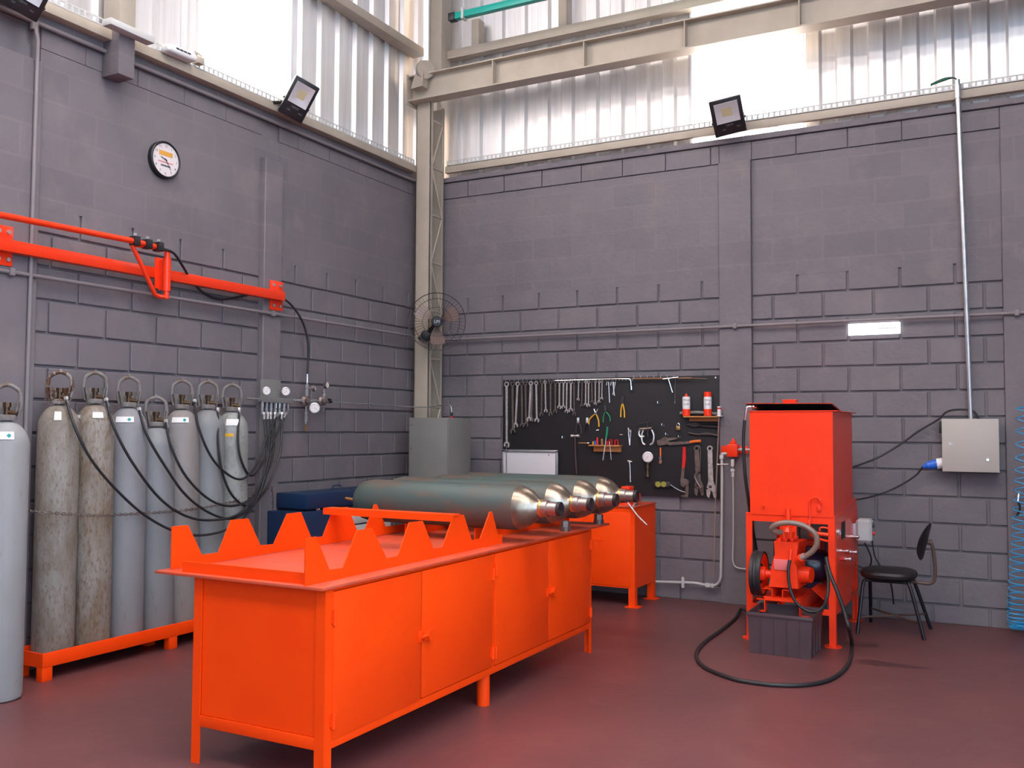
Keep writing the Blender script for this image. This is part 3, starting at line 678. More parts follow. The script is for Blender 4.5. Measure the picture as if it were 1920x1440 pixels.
# chain
def chain(P, label, link=.03, r=.0028):
    P = catmull(P, 10); mb = MB(); d = 0; acc = [P[0]]
    tot = sum((P[i+1]-P[i]).length for i in range(len(P)-1)); n = int(tot/(link*.72)); step = tot/n
    cur = 0; i = 0; pos = [P[0]]; seg = 0; left = step
    for i in range(len(P)-1):
        L_ = (P[i+1]-P[i]).length; o = 0
        while o+left <= L_: o += left; pos.append(P[i].lerp(P[i+1], o/L_)); left = step
        left -= (L_-o)
    for i in range(len(pos)-1):
        a, b = pos[i], pos[i+1]; t_ = (b-a).normalized(); u, v = frame(t_); w_ = u if i % 2 else v; c = (a+b)/2
        q = [c+t_*(link*.5*math.cos(k*PI/4))+w_*(link*.27*math.sin(k*PI/4)) for k in range(8)]
        mb.tube(q, r, 5, 1, True)
    return single('safety_chain', mb, M['oldsteel'], label, 'chain')
chain([Xp(38, 957, .06), Xp(75, 960, .31), Xp(170, 966, .325), Xp(260, 963, .325), Xp(360, 955, .325), Xp(440, 940, .31), Xp(478, 928, .12), Xp(508, 912, .045)], 'thin steel safety chain stretched across the standing gas cylinders')
chain([Xp(509, 912, .05), Xp(511, 935, .05), Xp(511, 968, .05)], 'short end of steel chain hanging down on the left wall pilaster')

# ================================================================== manifold and regulator assembly on the left wall
a = Lw(489, 711, .055); b = Lw(526, 713, .055); z0 = Lw(505, 865, .05).z; zt_ = Lw(505, 712, .05).z
mb = MB(); mb.box((.050, a.y, z0), (.058, b.y, zt_), .001); single('manifold_plate', mb, M['greyst'], 'tall grey backing plate on the pilaster behind the filling manifold', 'plate')
t = thing('filling_manifold', 'grey metal filling manifold with seven hose outlets and two gauges on the left wall', 'manifold', Lw(515, 750, .1))
a = Lw(492, 749, .10); b = Lw(547, 751, .10)
mb = MB(); mb.box((.045, a.y, a.z-.022), (.12, b.y, a.z+.018), .003); mb.cyl((.08, a.y+.01, a.z), Lw(462, 747, .08), .008, n=8); mb.cyl((.08, a.y-.02, a.z), (.08, a.y, a.z), .02, n=10); part('manifold_block', mb, M['greyst'], t)
for i in range(7):
    px_ = 492+i*8.1; p = Lw(px_, 756, .10)
    mb = MB(); mb.cyl(p+Vector((0, 0, .01)), p+Vector((0, 0, -.03)), .010, n=8); mb.cyl(p+Vector((0, 0, -.03)), p+Vector((0, 0, -.085)), .008, n=8); mb.cyl(p+Vector((0, 0, -.04)), p+Vector((0, 0, -.05)), .012, n=6); part('hose_outlet', mb, M['chrome_b'] if i in (3, 4, 6) else M['galv'], t)
def gauge(c, nrm, R, parent, name='gauge', case='galv', needle=.8):
    nrm = Vector(nrm).normalized()
    mb = MB(); mb.lathe(c, nrm, [(R*.5, -.02), (R*.97, -.016), (R, 0), (R, .006), (R*.88, .008), (R*.86, .003), (.001, .003)], 28)
    g = part(name, mb, M[case], parent)
    mb = MB(); mb.lathe(c+nrm*.0035, nrm, [(R*.84, 0), (R*.84, .0006), (.001, .0006)], 24); part('dial_face', mb, M['face'], g, 'pale dial face')
    u, v = frame(nrm); mb = MB()
    o = c+nrm*.0048; dirn = (u*math.cos(needle)+v*math.sin(needle)); side = dirn.cross(nrm)
    mb.face([o-dirn*R*.15+side*R*.03, o-dirn*R*.15-side*R*.03, o+dirn*R*.62-side*R*.012, o+dirn*R*.62+side*R*.012])
    for k in range(11):
        a_ = -PI*.75+k*PI*.15; e = u*math.cos(a_)+v*math.sin(a_); s_ = e.cross(nrm)
        mb.face([o+e*R*.66+s_*R*.02, o+e*R*.66-s_*R*.02, o+e*R*.78-s_*R*.02, o+e*R*.78+s_*R*.02])
    part('needle', mb, M['ink'], g)
    return g
nv = (.75, -.65, 0)
gauge(Lw(500, 733, .13), nv, .032, t); gauge(Lw(536, 734, .13), nv, .034, t)
t = thing('regulator_assembly', 'cluster of steel regulators, gauges and fittings on the left wall right of the manifold', 'regulator', Lw(585, 755, .1))
mb = MB(); zz = Lw(560, 751, .10)
pA = Lw(547, 750, .10); pB = Lw(577, 751, .10); pC = Lw(605, 752, .10); pD = Lw(615, 753, .10)
mb.cyl(pA, pD, .007, n=8)
for px_ in (553, 559, 563, 584, 588, 592, 611): q = Lw(px_, 751, .10); mb.cyl(q-Vector((0, .009, 0)), q+Vector((0, .009, 0)), .013, n=6)
pt = Lw(576, 712, .10); pb_ = Lw(573, 795, .10)
mb.cyl(pt, pb_, .0075, n=8)
for py_ in (724, 733, 738, 744, 775, 782, 788): q = Lw(576-(py_-712)*.03, py_, .10); mb.cyl(q-Vector((0, 0, .012)), q+Vector((0, 0, .012)), .013, n=8)
mb.cyl(Lw(607, 749, .1), Lw(609, 727, .1), .007, n=8)
for py_ in (733, 740, 746): q = Lw(608, py_, .10); mb.cyl(q-Vector((0, 0, .01)), q+Vector((0, 0, .01)), .012, n=8)
mb.cyl(Lw(578, 728, .1), Lw(587, 728, .1), .007, n=8)
mb.box(Lw(598, 764, .03), Lw(606, 771, .09), .002)
part('fittings', mb, M['galv'], t)
for (px_, py_, R_) in ((573, 752, .042), (604, 752, .040)):
    c = Lw(px_, py_, .11); mb = MB(); n_ = Vector((.9, -.4, 0)).normalized(); mb.lathe(c, n_, [(.02, -.05), (R_*.8, -.04), (R_, -.01), (R_, .005), (R_*.7, .018), (.02, .02), (.016, .045), (.001, .046)], 24); part('regulator_body', mb, M['oldsteel'], t)
gauge(Lw(590, 765, .17), (.7, -.71, 0), .043, t, needle=2.4)
gauge(Lw(613, 722, .13), (.85, .1, 0), .030, t, case='oldsteel'); gauge(Lw(590, 728, .11), (.9, .4, 0), .026, t, case='oldsteel')
mb = MB(); q = Lw(573.5, 797, .1); mb.cyl(q, q-Vector((0, 0, .05)), .011, .007, n=8); part('brass_tip', mb, M['brass'], t, 'brass tip')
mb = MB(); q = Lw(618, 753, .1); mb.cyl(q-Vector((0, .02, 0)), q+Vector((0, .02, 0)), .012, n=10); mb.box(q+Vector((-.005, -.02, .01)), q+Vector((.005, .02, .025))); part('valve_knob', mb, M['black'], t)
# tube from regulator past the column to the grey cabinet
A_ = Lw(623, 754, .10)
p8 = Vector((.27, -.33, A_.z-.005)); ge = Yp(847, 770, -.5)
mb = MB(); mb.tube([A_, Vector((.10, -.6, A_.z-.01)), Vector((.14, -.36, A_.z-.015))], .006, 8, 1)
mb.tube([Vector((.14, -.36, A_.z-.015)), Vector((.30, -.36, A_.z-.015)), Yp(835, 759, -.42), Yp(843, 760, -.47), Yp(846, 765, -.5), Yp(847, 776, -.5)], .006, 8, 4)
single('gas_tube', mb, M['galv'], 'thin steel gas tube running from the regulators past the column to the grey cabinet', 'tube')
q = Yp(847, 783, -.5); q.z = gz
mb = MB(); mb.cyl(q, q+Vector((0, 0, .05)), .010, n=8); mb.cyl(q, q+Vector((0, 0, .014)), .016, n=8, mi=1); single('tube_fitting', mb, [M['black'], M['redgrip']], 'small black and red fitting on top of the grey corner cabinet', 'fitting')

# ================================================================== orange rail and swing arm on left wall
t = thing('hose_rail', 'long flat orange steel rail bolted across the left wall above the cylinders', 'rail', Lw(300, 510, .1))
yA = -7.0
tz = (Lw(0, 445, .12).z+Lw(535, 548, .12).z)/2; bz = (Lw(0, 469, .12).z+Lw(535, 564, .12).z)/2; ye = Lw(535, 556, .12).y
mb = MB(); mb.box((.061, yA, bz), (.12, ye, tz), .003); part('rail_bar', mb, M['red'], t)
for (l, r_, tt, bb) in ((507, 530, 527, 582), (-12, 23, 422, 497)):
    a = Lw(l, tt, .06); b = Lw(r_, bb, .06)
    zt_ = Lw((l+r_)/2, (tt), .06).z; zb_ = Lw((l+r_)/2, bb, .06).z
    mb = MB(); mb.box((.051, a.y, zb_), (.060, b.y, zt_), .001); pl = part('mount_plate', mb, M['red'], t)
    for (fy, z) in ((.25, zb_+.035), (.75, zb_+.035), (.25, zt_-.035), (.75, zt_-.035)):
        mb = MB(); y = a.y+(b.y-a.y)*fy; mb.cyl((.060, y, z), (.072, y, z), .013, n=6); part('bolt', mb, M['galv'], pl, 'zinc bolt head')
t = thing('swing_arm', 'orange tubular swing arm with diagonal brace pivoting on the wall rail', 'swing arm', Lw(312, 540, .2))
xs = .20
mb = MB(); a = Lw(291, 483, .125); b = Lw(319, 545, .125); mb.box((.121, a.y, b.z), (.130, b.y, Lw(305, 485, .125).z), .001); 
pp0 = Lw(313, 484, xs); pp1 = Lw(312, 546, xs); mb.cyl(Vector((xs, pp1.y, pp1.z)), Vector((xs, pp1.y, pp0.z)), .026, n=16); mb.box((.13, pp1.y-.006, pp1.z+.01), (xs, pp1.y+.006, pp0.z-.01))
part('pivot_bracket', mb, M['red'], t)
mb = MB()
for (px_, py_) in ((302, 495), (301, 529)): q = Lw(px_, py_, .13); mb.cyl(q, q+Vector((.016, 0, 0)), .014, n=6)
part('bolt', mb, M['galv'], t, 'zinc bolt heads')
mb = MB(); c0 = Vector((xs, pp1.y, pp0.z+.05)); c1 = Vector((xs, pp1.y, pp1.z-.05))
mb.cyl(c1, c0, .018, n=14)
L0 = Lw(247, 459, xs+.02); mb.tube([c0, L0], .010, 8, 1); mb.tube([L0, Lw(262, 490, xs+.02), Lw(285, 540, xs+.01), Lw(293, 554, xs), c1+Vector((0, 0, .01))], .014, 8, 3)
part('arm_frame', mb, M['red'], t)
mb = MB(); P0 = Lw(296, 464, xs+.02); P1 = Lw(250, 452, xs+.03); P2 = Lw(0, 403, xs+.03); P2.z = P1.z+(P2.z-P1.z); mb.tube([P0, P1, P2, P2+(P2-P1)*.8], .019, 12, 1); part('arm_tube', mb, M['red'], t)
for (px_, py_) in ((253, 452), (276, 458), (297, 463)):
    q = Lw(px_, py_, xs+.03); mb = MB(); mb.box(q-Vector((.03, .022, .03)), q+Vector((.03, .022, .03)), .004); mb.cyl(q+Vector((0, 0, .03)), q+Vector((0, 0, .05)), .011, n=6, mi=1); part('pipe_clamp', mb, [M['black'], M['galv']], t, 'black pipe clamp')
pts = [Lw(300, 466, .22), Lw(325, 474, .22), Lw(343, 500, .18), Lw(362, 530, .028), Lw(385, 551, .028), Lw(415, 561, .028), Lw(450, 556, .05), Lw(500, 548, .08), Lw(533, 561, .10), Lw(553, 580, .10), Lw(570, 610, .10), Lw(578, 650, .10), Lw(576, 706, .10)]
mb = MB(); mb.tube(pts, .009, 10, 6)
t = thing('supply_hose', 'black supply hose looping behind the orange rail down to the regulators', 'hose', pts[-1]); part('hose', mb, M['rubber'], t)
mb = MB(); q = pts[-1]; mb.cyl(q+Vector((0, 0, .02)), q+Vector((0, 0, -.05)), .009, n=10); part('ferrule', mb, M['chrome_b'], t, 'bright ferrule')

# wall clock
c = Lw(310, 300, .03); R_ = .127
t = thing('wall_clock', 'round wall clock with black rim and pink-white face high on the left wall', 'clock', c)
mb = MB(); mb.lathe(c-Vector((.03, 0, 0)), (1, 0, 0), [(R_-.01, .002), (R_, .004), (R_, .038), (R_-.006, .044), (R_-.014, .040), (R_-.015, .032), (.001, .032)], 48); part('rim', mb, M['black'], t)
mb = MB(); mb.lathe(c+Vector((.003, 0, 0)), (1, 0, 0), [(R_-.0145, 0), (R_-.0145, .001), (.001, .001)], 40); part('clock_face', mb, M['clockface'], t)
o = c+Vector((.0045, 0, 0)); RY = Vector((0, 1, 0)); UZ = Vector((0, 0, 1))
mb = MB()
for k in range(12):
    a_ = PI/2-(k+1)*PI/6; mb.text(str(k+1), o+(RY*math.cos(a_)+UZ*math.sin(a_))*(R_*.74), RY, UZ, .024)
part('numerals', mb, M['ink'], t)
mb = MB(); q = o+UZ*.042; mb.box(q+Vector((0, -.058, -.016)), q+Vector((.0006, .058, .016)), .0)
part('logo_plate', mb, M['orlogo'], t, 'orange oblong logo plate')
mb = MB(); q = o-UZ*.018
for k in range(14): mb.box(q+RY*(-.062+k*.009)+Vector((0, 0, -.004)), q+RY*(-.056+k*.009)+Vector((.0005, 0, .004)))
part('red_lettering', mb, M['redink'], t)
mb = MB()
for k in range(9): mb.box(o-UZ*.042+RY*(-.04+k*.009)+Vector((0, 0, -.006)), o-UZ*.042+RY*(-.033+k*.009)+Vector((.0005, 0, .006)))
part('small_lettering', mb, M['ink'], t)
mb = MB(); q = o+Vector((.003, 0, 0)); 
for ang, ln, wd in ((-.95, .075, .003), (2.85, .045, .004)):
    e = RY*math.cos(ang)+UZ*math.sin(ang); s_ = RY*-math.sin(ang)+UZ*math.cos(ang); mb.prism([q-e*.01+s_*wd, q-e*.01-s_*wd, q+e*ln-s_*wd*.5, q+e*ln+s_*wd*.5], (1, 0, 0), .001)
part('hands', mb, M['ink'], t)

# ================================================================== floodlights
def flood(c, nrm, Lm, Rm, Tm, Bm, label, mount):
    """nrm: facing direction; Lm..Bm: sight lines of the lamp's left, right, top and bottom edge midpoints"""
    nrm = Vector(nrm).normalized()
    def on(p): d = ray(*p); return CAM+d*((c-CAM).dot(nrm)/d.dot(nrm))
    right = on(Rm)-on(Lm); wd = right.length; upv = on(Tm)-on(Bm); ht = upv.length
    c = (on(Rm)+on(Lm)+on(Tm)+on(Bm))/4
    upv.normalize(); right = (right-upv*right.dot(upv)).normalized(); nrm = right.cross(upv)
    t = thing('floodlight', label, 'floodlight', c, 'black LED floodlights on the wall ledges')
    P = lambda a, b, d=0.0: c+right*a*wd/2+upv*b*ht/2+nrm*d
    mb = MB(); mb.obox(c-nrm*.02, right, upv, (wd/2, ht/2, .02), .008)
    for k in range(9): mb.obox(P(-.8+k*.2, .1, -.052), right, upv, (.003, ht*.38, .014))
    body = part('housing', mb, M['black'], t)
    # reflector recess: sits in front plate as bevelled basin
    y0, y1 = -.28, .80; xw = .74
    rim = [P(-xw, y0, .002), P(xw, y0, .002), P(xw, y1, .002), P(-xw, y1, .002)]
    inn = [P(-xw*.42, .05, .0012), P(xw*.42, .05, .0012), P(xw*.42, .50, .0012), P(-xw*.42, .50, .0012)]
    # four sloping sides pushed in front (thin basin frame stands 1.2 cm proud)
    rimf = [p+nrm*.012 for p in rim]
    mb = MB(); A = [mb.bm.verts.new(p) for p in rimf]; B = [mb.bm.verts.new(p) for p in inn]; Cc = [mb.bm.verts.new(p-nrm*.004) for p in rim]
    for i in range(4):
        mb.bm.faces.new((A[i], A[(i+1) % 4], B[(i+1) % 4], B[i])); mb.bm.faces.new((A[i], Cc[i], Cc[(i+1) % 4], A[(i+1) % 4]))
    part('reflector', mb, M['reflector'], t)
    mb = MB(); mb.obox((inn[0]+inn[2])/2+nrm*.0005, right, upv, ((inn[1]-inn[0]).length/2, (inn[2]-inn[1]).length/2, .0008)); part('led_chip', mb, M['led'], t, 'yellowish LED chip')
    mb = MB()
    mb.text('100W', P(0, -.45, .001), right, upv, ht*.085); mb.text('LED', P(-.38, -.66, .001), right, upv, ht*.055); mb.text('IP65', P(.55, -.62, .001), right, upv, ht*.055)
    part('lettering', mb, M['dimwhite'], t, 'white lettering 100W, LED and IP65')
    mb = MB(); a = P(-1.04, -.25, -.03); b = P(1.04, -.25, -.03); m0 = Vector(mount)
    mb.tube([a, a-nrm*.09, b-nrm*.09, b], .008, 6, 1); mb.tube([(a+b)/2-nrm*.09, m0], .014, 6, 1); mb.cyl(a, a+right*.02, .014, n=8); mb.cyl(b, b-right*.02, .014, n=8)
    part('bracket', mb, M['darksteel'], t)
    return t
c = Yp(1366, 217, -.26)
flood(c, (CAM-c).normalized()+Vector((.05, 0, -.35)), (1335, 224), (1395, 213), (1358, 186), (1371, 253), 'black 100W floodlight on the right wall ledge in front of the bright sheet', (c.x+.06, -.09, c.z-.02))
c = Lw(560, 186, .26)
flood(c, (CAM-c).normalized()+Vector((.35, -.1, -.35)), (537, 180), (585, 196), (578, 153), (543, 220), 'black floodlight with lit-looking reflector on the left wall ledge beside the bright sheet', (.09, c.y-.1, c.z-.03))
c = Lw(45, -12, .26)
flood(c, (CAM-c).normalized()+Vector((.35, -.1, -.35)), (14, -28), (92, 0), (66, -45), (30, 25), 'black floodlight cut off at the top left corner of the view', (.09, c.y-.1, c.z+.02))

# emergency light on left ledge
a = Lw(308, 92, .13); b = Lw(362, 115, .13)
t = thing('emergency_light', 'white oblong emergency lamp lying on the left wall ledge by the bright sheet', 'lamp', (a+b)/2)
mb = MB(); d_ = (b-a); mb.obox((a+b)/2+Vector((0, 0, .012)), d_, (1, 0, 0), (d_.length/2, .045, .028), .02, 3); part('lamp_body', mb, M['white'], t)
mb = MB()
for k in range(4): q = a+d_*(.3+k*.13)+Vector((.046, 0, .02)); mb.box(q-Vector((0, .014, .006)), q+Vector((.001, .014, .006)))
part('indicator_slots', mb, M['ink'], t)
q = Lw(372, 116, .10); mb = MB(); mb.box(q-Vector((.03, .03, .02)), q+Vector((.03, .03, .03)), .004); mb.tube([q+Vector((0, 0, .03)), q+Vector((0, -.03, .06)), q+Vector((0, .03, .05))], .006, 6, 3); single('cable_clip', mb, M['cream'], 'small cream cable clip on the left ledge right of the emergency lamp', 'clip')

# ================================================================== wall fan
c = Yp(819, 603, -.52)
n_ = (CAM-c); n_.z -= .2; n_.normalize(); n_ = (n_+Vector((.08, -.1, 0))).normalized()
rt = Vector((0, 0, 1)).cross(n_).normalized(); uv = n_.cross(rt)
t = thing('wall_fan', 'round wire-caged wall fan with brown blades on the corner column', 'fan', c)
RF = .262
mb = MB()
for rr, dz in ((RF, 0), (RF*.80, .035), (RF*.80, -.05), (RF*.5, .055)): mb.torus(c+n_*dz, n_, rr, .0022 if rr < RF else .0042, 44, 5)
for k in range(44):
    a_ = 2*PI*k/44; e = rt*math.cos(a_)+uv*math.sin(a_)
    mb.tube([c+n_*.06+e*.05, c+n_*.055+e*RF*.5, c+n_*.035+e*RF*.8, c+e*RF], .0011, 4, 1)
    mb.tube([c-n_*.07+e*.06, c-n_*.05+e*RF*.8, c+e*RF], .0011, 4, 1)
part('cage', mb, M['darksteel'], t)
mb = MB()
for a_ in (.42, 2.55, 4.72):
    pts = []
    R1 = []; R2 = []
    for k in range(7):
        f = k/6; r_ = .045+f*.175; w0 = a_-.10-.30*math.sin(f*PI*.9); w1 = a_+.16+.30*math.sin(f*PI*.85)
        e0 = rt*math.cos(w0)+uv*math.sin(w0); e1 = rt*math.cos(w1)+uv*math.sin(w1)
        R1.append((c+e0*r_-n_*.018, c+e0*r_-n_*.0205)); R2.append((c+e1*r_+n_*.018, c+e1*r_+n_*.0155))
    mb.rings([[p[0], q[0], q[1], p[1]] for p, q in zip(R1, R2)])
part('blades', mb, M['fanblade'], t, 'three curved brown blades')
mb = MB(); mb.lathe(c, n_, [(.02, -.02), (.04, -.02), (.045, .0), (.05, .045), (.05, .066), (.043, .074), (.001, .076)], 28)
hub = part('hub', mb, M['black'], t)
mb = MB(); mb.text('LM', c+n_*.078, rt, uv, .04); part('logo', mb, M['tray'], hub, 'pale logo letters')
mb = MB(); m_ = Yp(799, 630, -.45); mb.lathe(m_-n_*.0, n_, [(.03, -.06), (.052, -.05), (.055, .0), (.05, .02), (.03, .028), (.001, .03)], 24); mb.tube([m_, c-n_*.08], .018, 8, 1); mb.cyl(c-n_*.14, c-n_*.02, .045, n=20); mb.tube([m_-n_*.05, Vector((.15, -.30, m_.z))], .018, 8, 1)
part('motor_mount', mb, M['black'], t)

# ================================================================== right wall: sign, electrical box
a = Rw(1590, 606, .02); b = Rw(1688, 627, .02); zt_ = (Rw(1590, 607, .02).z+Rw(1688, 604, .02).z)/2; zb_ = (Rw(1590, 629, .02).z+Rw(1688, 625, .02).z)/2
t = thing('lit_sign', 'narrow glowing white sign strip on the right wall above the electrical panel', 'sign', ((a.x+b.x)/2, -.01, zb_))
mb = MB(); mb.box((a.x, -.022, zb_), (b.x, -.002, zt_), .002); part('sign_panel', mb, M['sign'], t)
mb = MB(); 
for k in range(7): mb.box((b.x-.15+k*.018, -.0228, (zb_+zt_)/2-.006), (b.x-.139+k*.018, -.022, (zb_+zt_)/2+.006))
part('faint_lettering', mb, M['tray'], t)
t = thing('electrical_panel', 'beige electrical panel box mounted on the right wall', 'panel', (4.845, -.075, 1.133))
mb = MB(); mb.box((4.66, -.13, 1.133), (5.03, -.002, 1.515), .004); part('enclosure', mb, M['beige'], t)
mb = MB(); mb.box((4.657, -.15, 1.131), (5.032, -.132, 1.518), .004); d = part('door', mb, M['beige'], t)
mb = MB(); q = Rw(1852, 862, .152); mb.cyl(q+Vector((0, .004, 0)), q+Vector((0, -.006, 0)), .009, n=12); part('lock', mb, M['chrome_b'], d)
mb = MB(); q = Rw(1783, 832, .151); mb.prism([q+Vector((-.018, 0, .014)), q+Vector((.018, 0, 0)), q+Vector((-.018, 0, -.014)), q+Vector((-.012, 0, 0))], (0, 1, 0), .001); part('warning_mark', mb, M['galv'], d, 'small grey triangular mark')
mb = MB(); mb.tube([Rw(1795, 150, .08), Rw(1808, 465, .08), Vector((4.85, -.08, 1.515))], .019, 14, 1); q = Rw(1796, 160, .08); mb.cyl(q, q-Vector((0, 0, .1)), .024, n=14); single('steel_conduit', mb, M['galv'], 'bright galvanised conduit rising from the electrical panel to the ledge', 'conduit')
mb = MB()
for k, (mi_, dz) in enumerate(((0, 0), (1, .004), (0, .007), (1, -.003))):
    mb.tube([Rw(1745, 160, .05)+Vector((0, 0, dz)), Rw(1770, 151-k, .06)+Vector((0, 0, dz)), Rw(1788, 146, .06), Rw(1796, 152, .06)], .005, 6, 5, mi=mi_)
single('cable_bundle', mb, [M['rubber'], M['deadgreen']], 'black and green wires emerging from the top of the galvanised conduit', 'cable')
mb = MB(); q = Rw(1762, 871, .10); 
t = thing('power_plug', 'blue and white industrial plug in the left side of the electrical panel', 'plug', q)
mb = MB(); mb.cyl((4.66, -.08, q.z+.01), (4.615, -.085, q.z+.004), .040, n=20); part('socket', mb, M['white'], t, 'white socket collar')
mb = MB(); mb.cyl((4.62, -.085, q.z+.004), (4.55, -.09, q.z-.012), .036, .030, n=20); mb.cyl((4.55, -.09, q.z-.012), (4.52, -.09, q.z-.02), .022, .014, n=14); part('plug_body', mb, M['bluep'], t)
PE = Vector((4.52, -.09, q.z-.02))
def cable(pts, r, label, m_=None, cat='cable', group=None, n=8):
    mb = MB(); mb.tube(pts, r, n, 6); return single('power_cable', mb, m_ or M['rubber'], label, cat, group)
cable([PE, Rw(1715, 893, .07), Rw(1680, 914, .07), Rw(1645, 928, .10), Rw(1600, 937, .20), Vector((3.9, -.22, .93))], .007, 'lower black cable from the blue plug to the orange test unit')
cable([Vector((4.90, -.1, 1.515)), Rw(1826, 772, .09), Rw(1805, 768, .07), Rw(1778, 771, .06), Rw(1758, 787, .05), Rw(1720, 810, .05), Rw(1690, 832, .05), Rw(1650, 856, .08), Rw(1610, 872, .15), Vector((3.95, -.25, 1.12))], .008, 'upper black cable arching from the top of the electrical panel to the orange test unit')
mb = MB(); q = Rw(1762, 800, .1); mb.box((4.635, -.1, q.z-.05), (4.657, -.06, q.z+.04), .003); single('side_switch', mb, M['black'], 'small black strip on the left side of the electrical panel', 'switch')

# ================================================================== blue spiral hose
def coil(ctrs, rad, turns, r):
    C_ = catmull(ctrs, 20); n = turns*14; P = []
    for i in range(n+1):
        f = i/n*(len(C_)-1); k = min(int(f), len(C_)-2); c = C_[k].lerp(C_[k+1], f-k); a_ = 2*PI*i/14
        P.append(c+Vector((math.cos(a_)*rad, math.sin(a_)*rad, 0)))
    return P
ct = [Rw(1922, 760, .16), Rw(1919, 885, .16), Rw(1913, 985, .17), Rw(1908, 1070, .18), Rw(1904, 1140, .20), Rw(1908, 1176, .25), Rw(1920, 1192, .3)]
ct[-1].z = .09; ct[-2].z = max(ct[-2].z, .05)
mb = MB(); mb.tube(coil(ct, .052, 34, 0), .0048, 6, 1); t = thing('spiral_hose', 'light blue spiral air hose hanging at the right edge beside the pilaster', 'hose', (ct[0].x, -.2, 0)); part('coil', mb, M['bluehose'], t)
q = Rw(1912, 935, .10); mb = MB(); mb.cyl(q+Vector((.0, .0, .05)), q+Vector((-.01, -.02, -.02)), .011, n=10); mb.tube([q+Vector((-.01, -.02, -.02)), q+Vector((.0, -.02, -.07)), q+Vector((-.02, -.02, -.12))], .008, 8, 4, mi=1); single('air_gun', mb, [M['chrome_b'], M['black']], 'chrome and black air gun hanging inside the blue spiral hose', 'air gun')

# ================================================================== chair
lg = [(4.126, -.70), (4.560, -.70), (4.157, -.235), (4.572, -.285)]
t = thing('office_chair', 'small black padded chair with thin metal legs by the right wall', 'chair', (4.35, -.47, 0))
sc_ = Vector((4.315, -.475, .405))
mb = MB(); mb.lathe(sc_, (0, 0, 1), [(.05, -.03), (.185, -.03), (.205, -.015), (.21, .005), (.20, .022), (.17, .032), (.001, .036)], 36)
for v in mb.bm.verts:
    d = v.co-sc_; 
    ex_ = (abs(d.x)**3+abs(d.y)**3)**(1/3) or 1e-6; l_ = math.hypot(d.x, d.y); k = l_/ex_
    v.co.x = sc_.x+d.x*k*.90; v.co.y = sc_.y+d.y*k*.92
part('seat', mb, M['chairpad'], t)
bc = Vector((4.562, -.475, .648))
mb = MB(); mb.lathe((0, 0, 0), (1, 0, 0), [(.001, -.026), (.6, -.024), (.9, -.012), (1.0, 0), (.9, .010), (.001, .012)], 32)
for v in mb.bm.verts:
    y, z = v.co.y*.19, v.co.z*.135; x = v.co.x+.22*(z/.135)*.145-(y/.19)**2*.035
    v.co = bc+Vector((x, y, z))
part('backrest', mb, M['chairpad'], t)
ft = [Vector((sc_.x-.155, -.62, .365)), Vector((sc_.x+.15, -.62, .365)), Vector((sc_.x-.145, -.33, .365)), Vector((sc_.x+.15, -.33, .365))]
for (x, y), f in zip(lg, ft):
    mb = MB(); mb.tube([Vector((x, y, 0)), Vector((x, y, 0)).lerp(f, .5), f+Vector((0, 0, -.02)), f.lerp(sc_+Vector((0, 0, -.035)), .18)+Vector((0, 0, 0))], .0125, 10, 4); part('leg', mb, M['chairleg'], t)
mb = MB()
for a, b in ((0, 1), (2, 3), (0, 2), (1, 3)): mb.tube([ft[a].lerp(sc_+Vector((0, 0, -.04)), .1), ft[b].lerp(sc_+Vector((0, 0, -.04)), .1)], .011, 8, 1)
part('seat_frame', mb, M['chairleg'], t)
mb = MB(); L3 = [Vector((x, y, 0)).lerp(f, .30) for (x, y), f in zip(lg, ft)]
mb.tube([L3[0], L3[3]], .008, 8, 1); mb.tube([L3[2], L3[1]], .008, 8, 1); part('cross_brace', mb, M['chairbar'], t, 'brown crossed brace rods')
mb = MB(); mb.tube([sc_+Vector((.06, 0, -.045)), sc_+Vector((.20, 0, -.05)), Vector((4.585, -.475, .355)), Vector((4.615, -.475, .39)), Vector((4.618, -.475, .50)), Vector((4.600, -.475, .63)), Vector((4.575, -.475, .645))], .012, 8, 5); mb.cyl((4.60, -.475, .64), (4.575, -.475, .645), .02, n=10); part('back_bracket', mb, M['chairbar'], t)

# ================================================================== crate and hose on the floor
x0, x1, y0_, y1_, h = 3.590, 3.995, -1.66, -1.29, .262
t = thing('plastic_crate', 'dark brown ribbed plastic crate under the orange test unit', 'crate', ((x0+x1)/2, (y0_+y1_)/2, 0))
mb = MB(); tk = .006
def wallp(a0, a1, b0, b1):
    mb.rings([[Vector(a0), Vector(a1), Vector(b1), Vector(b0)]], cap0=False, cap1=False)
ins = .012
O = [(x0+ins, y0_+ins), (x1-ins, y0_+ins), (x1-ins, y1_-ins), (x0+ins, y1_-ins)]; T = [(x0, y0_), (x1, y0_), (x1, y1_), (x0, y1_)]
R_ = [[Vector((x, y, .0)) for x, y in O], [Vector((x, y, h)) for x, y in T], [Vector((x+(tk if x < 3.7 else -tk), y+(tk if y < -1.5 else -tk), h)) for x, y in T], [Vector((x+(tk if x < 3.7 else -tk), y+(tk if y < -1.5 else -tk), .008)) for x, y in O]]
mb.rings(R_)
for k in range(1, 5):
    x = x0+(x1-x0)*k/5; mb.prism([(x, y0_+ins-.006, .008), (x, y0_-.006, h-.02), (x, y0_+.004, h-.02), (x, y0_+ins+.004, .008)], (1, 0, 0), .007)
mb.box((x0-.006, y0_-.006, h-.022), (x1+.006, y0_+.004, h-.004), .002); mb.box((x0-.006, y1_-.004, h-.022), (x1+.006, y1_+.006, h-.004), .002); mb.box((x0-.006, y0_, h-.022), (x0+.004, y1_, h-.004)); mb.box((x1-.004, y0_, h-.022), (x1+.006, y1_, h-.004))
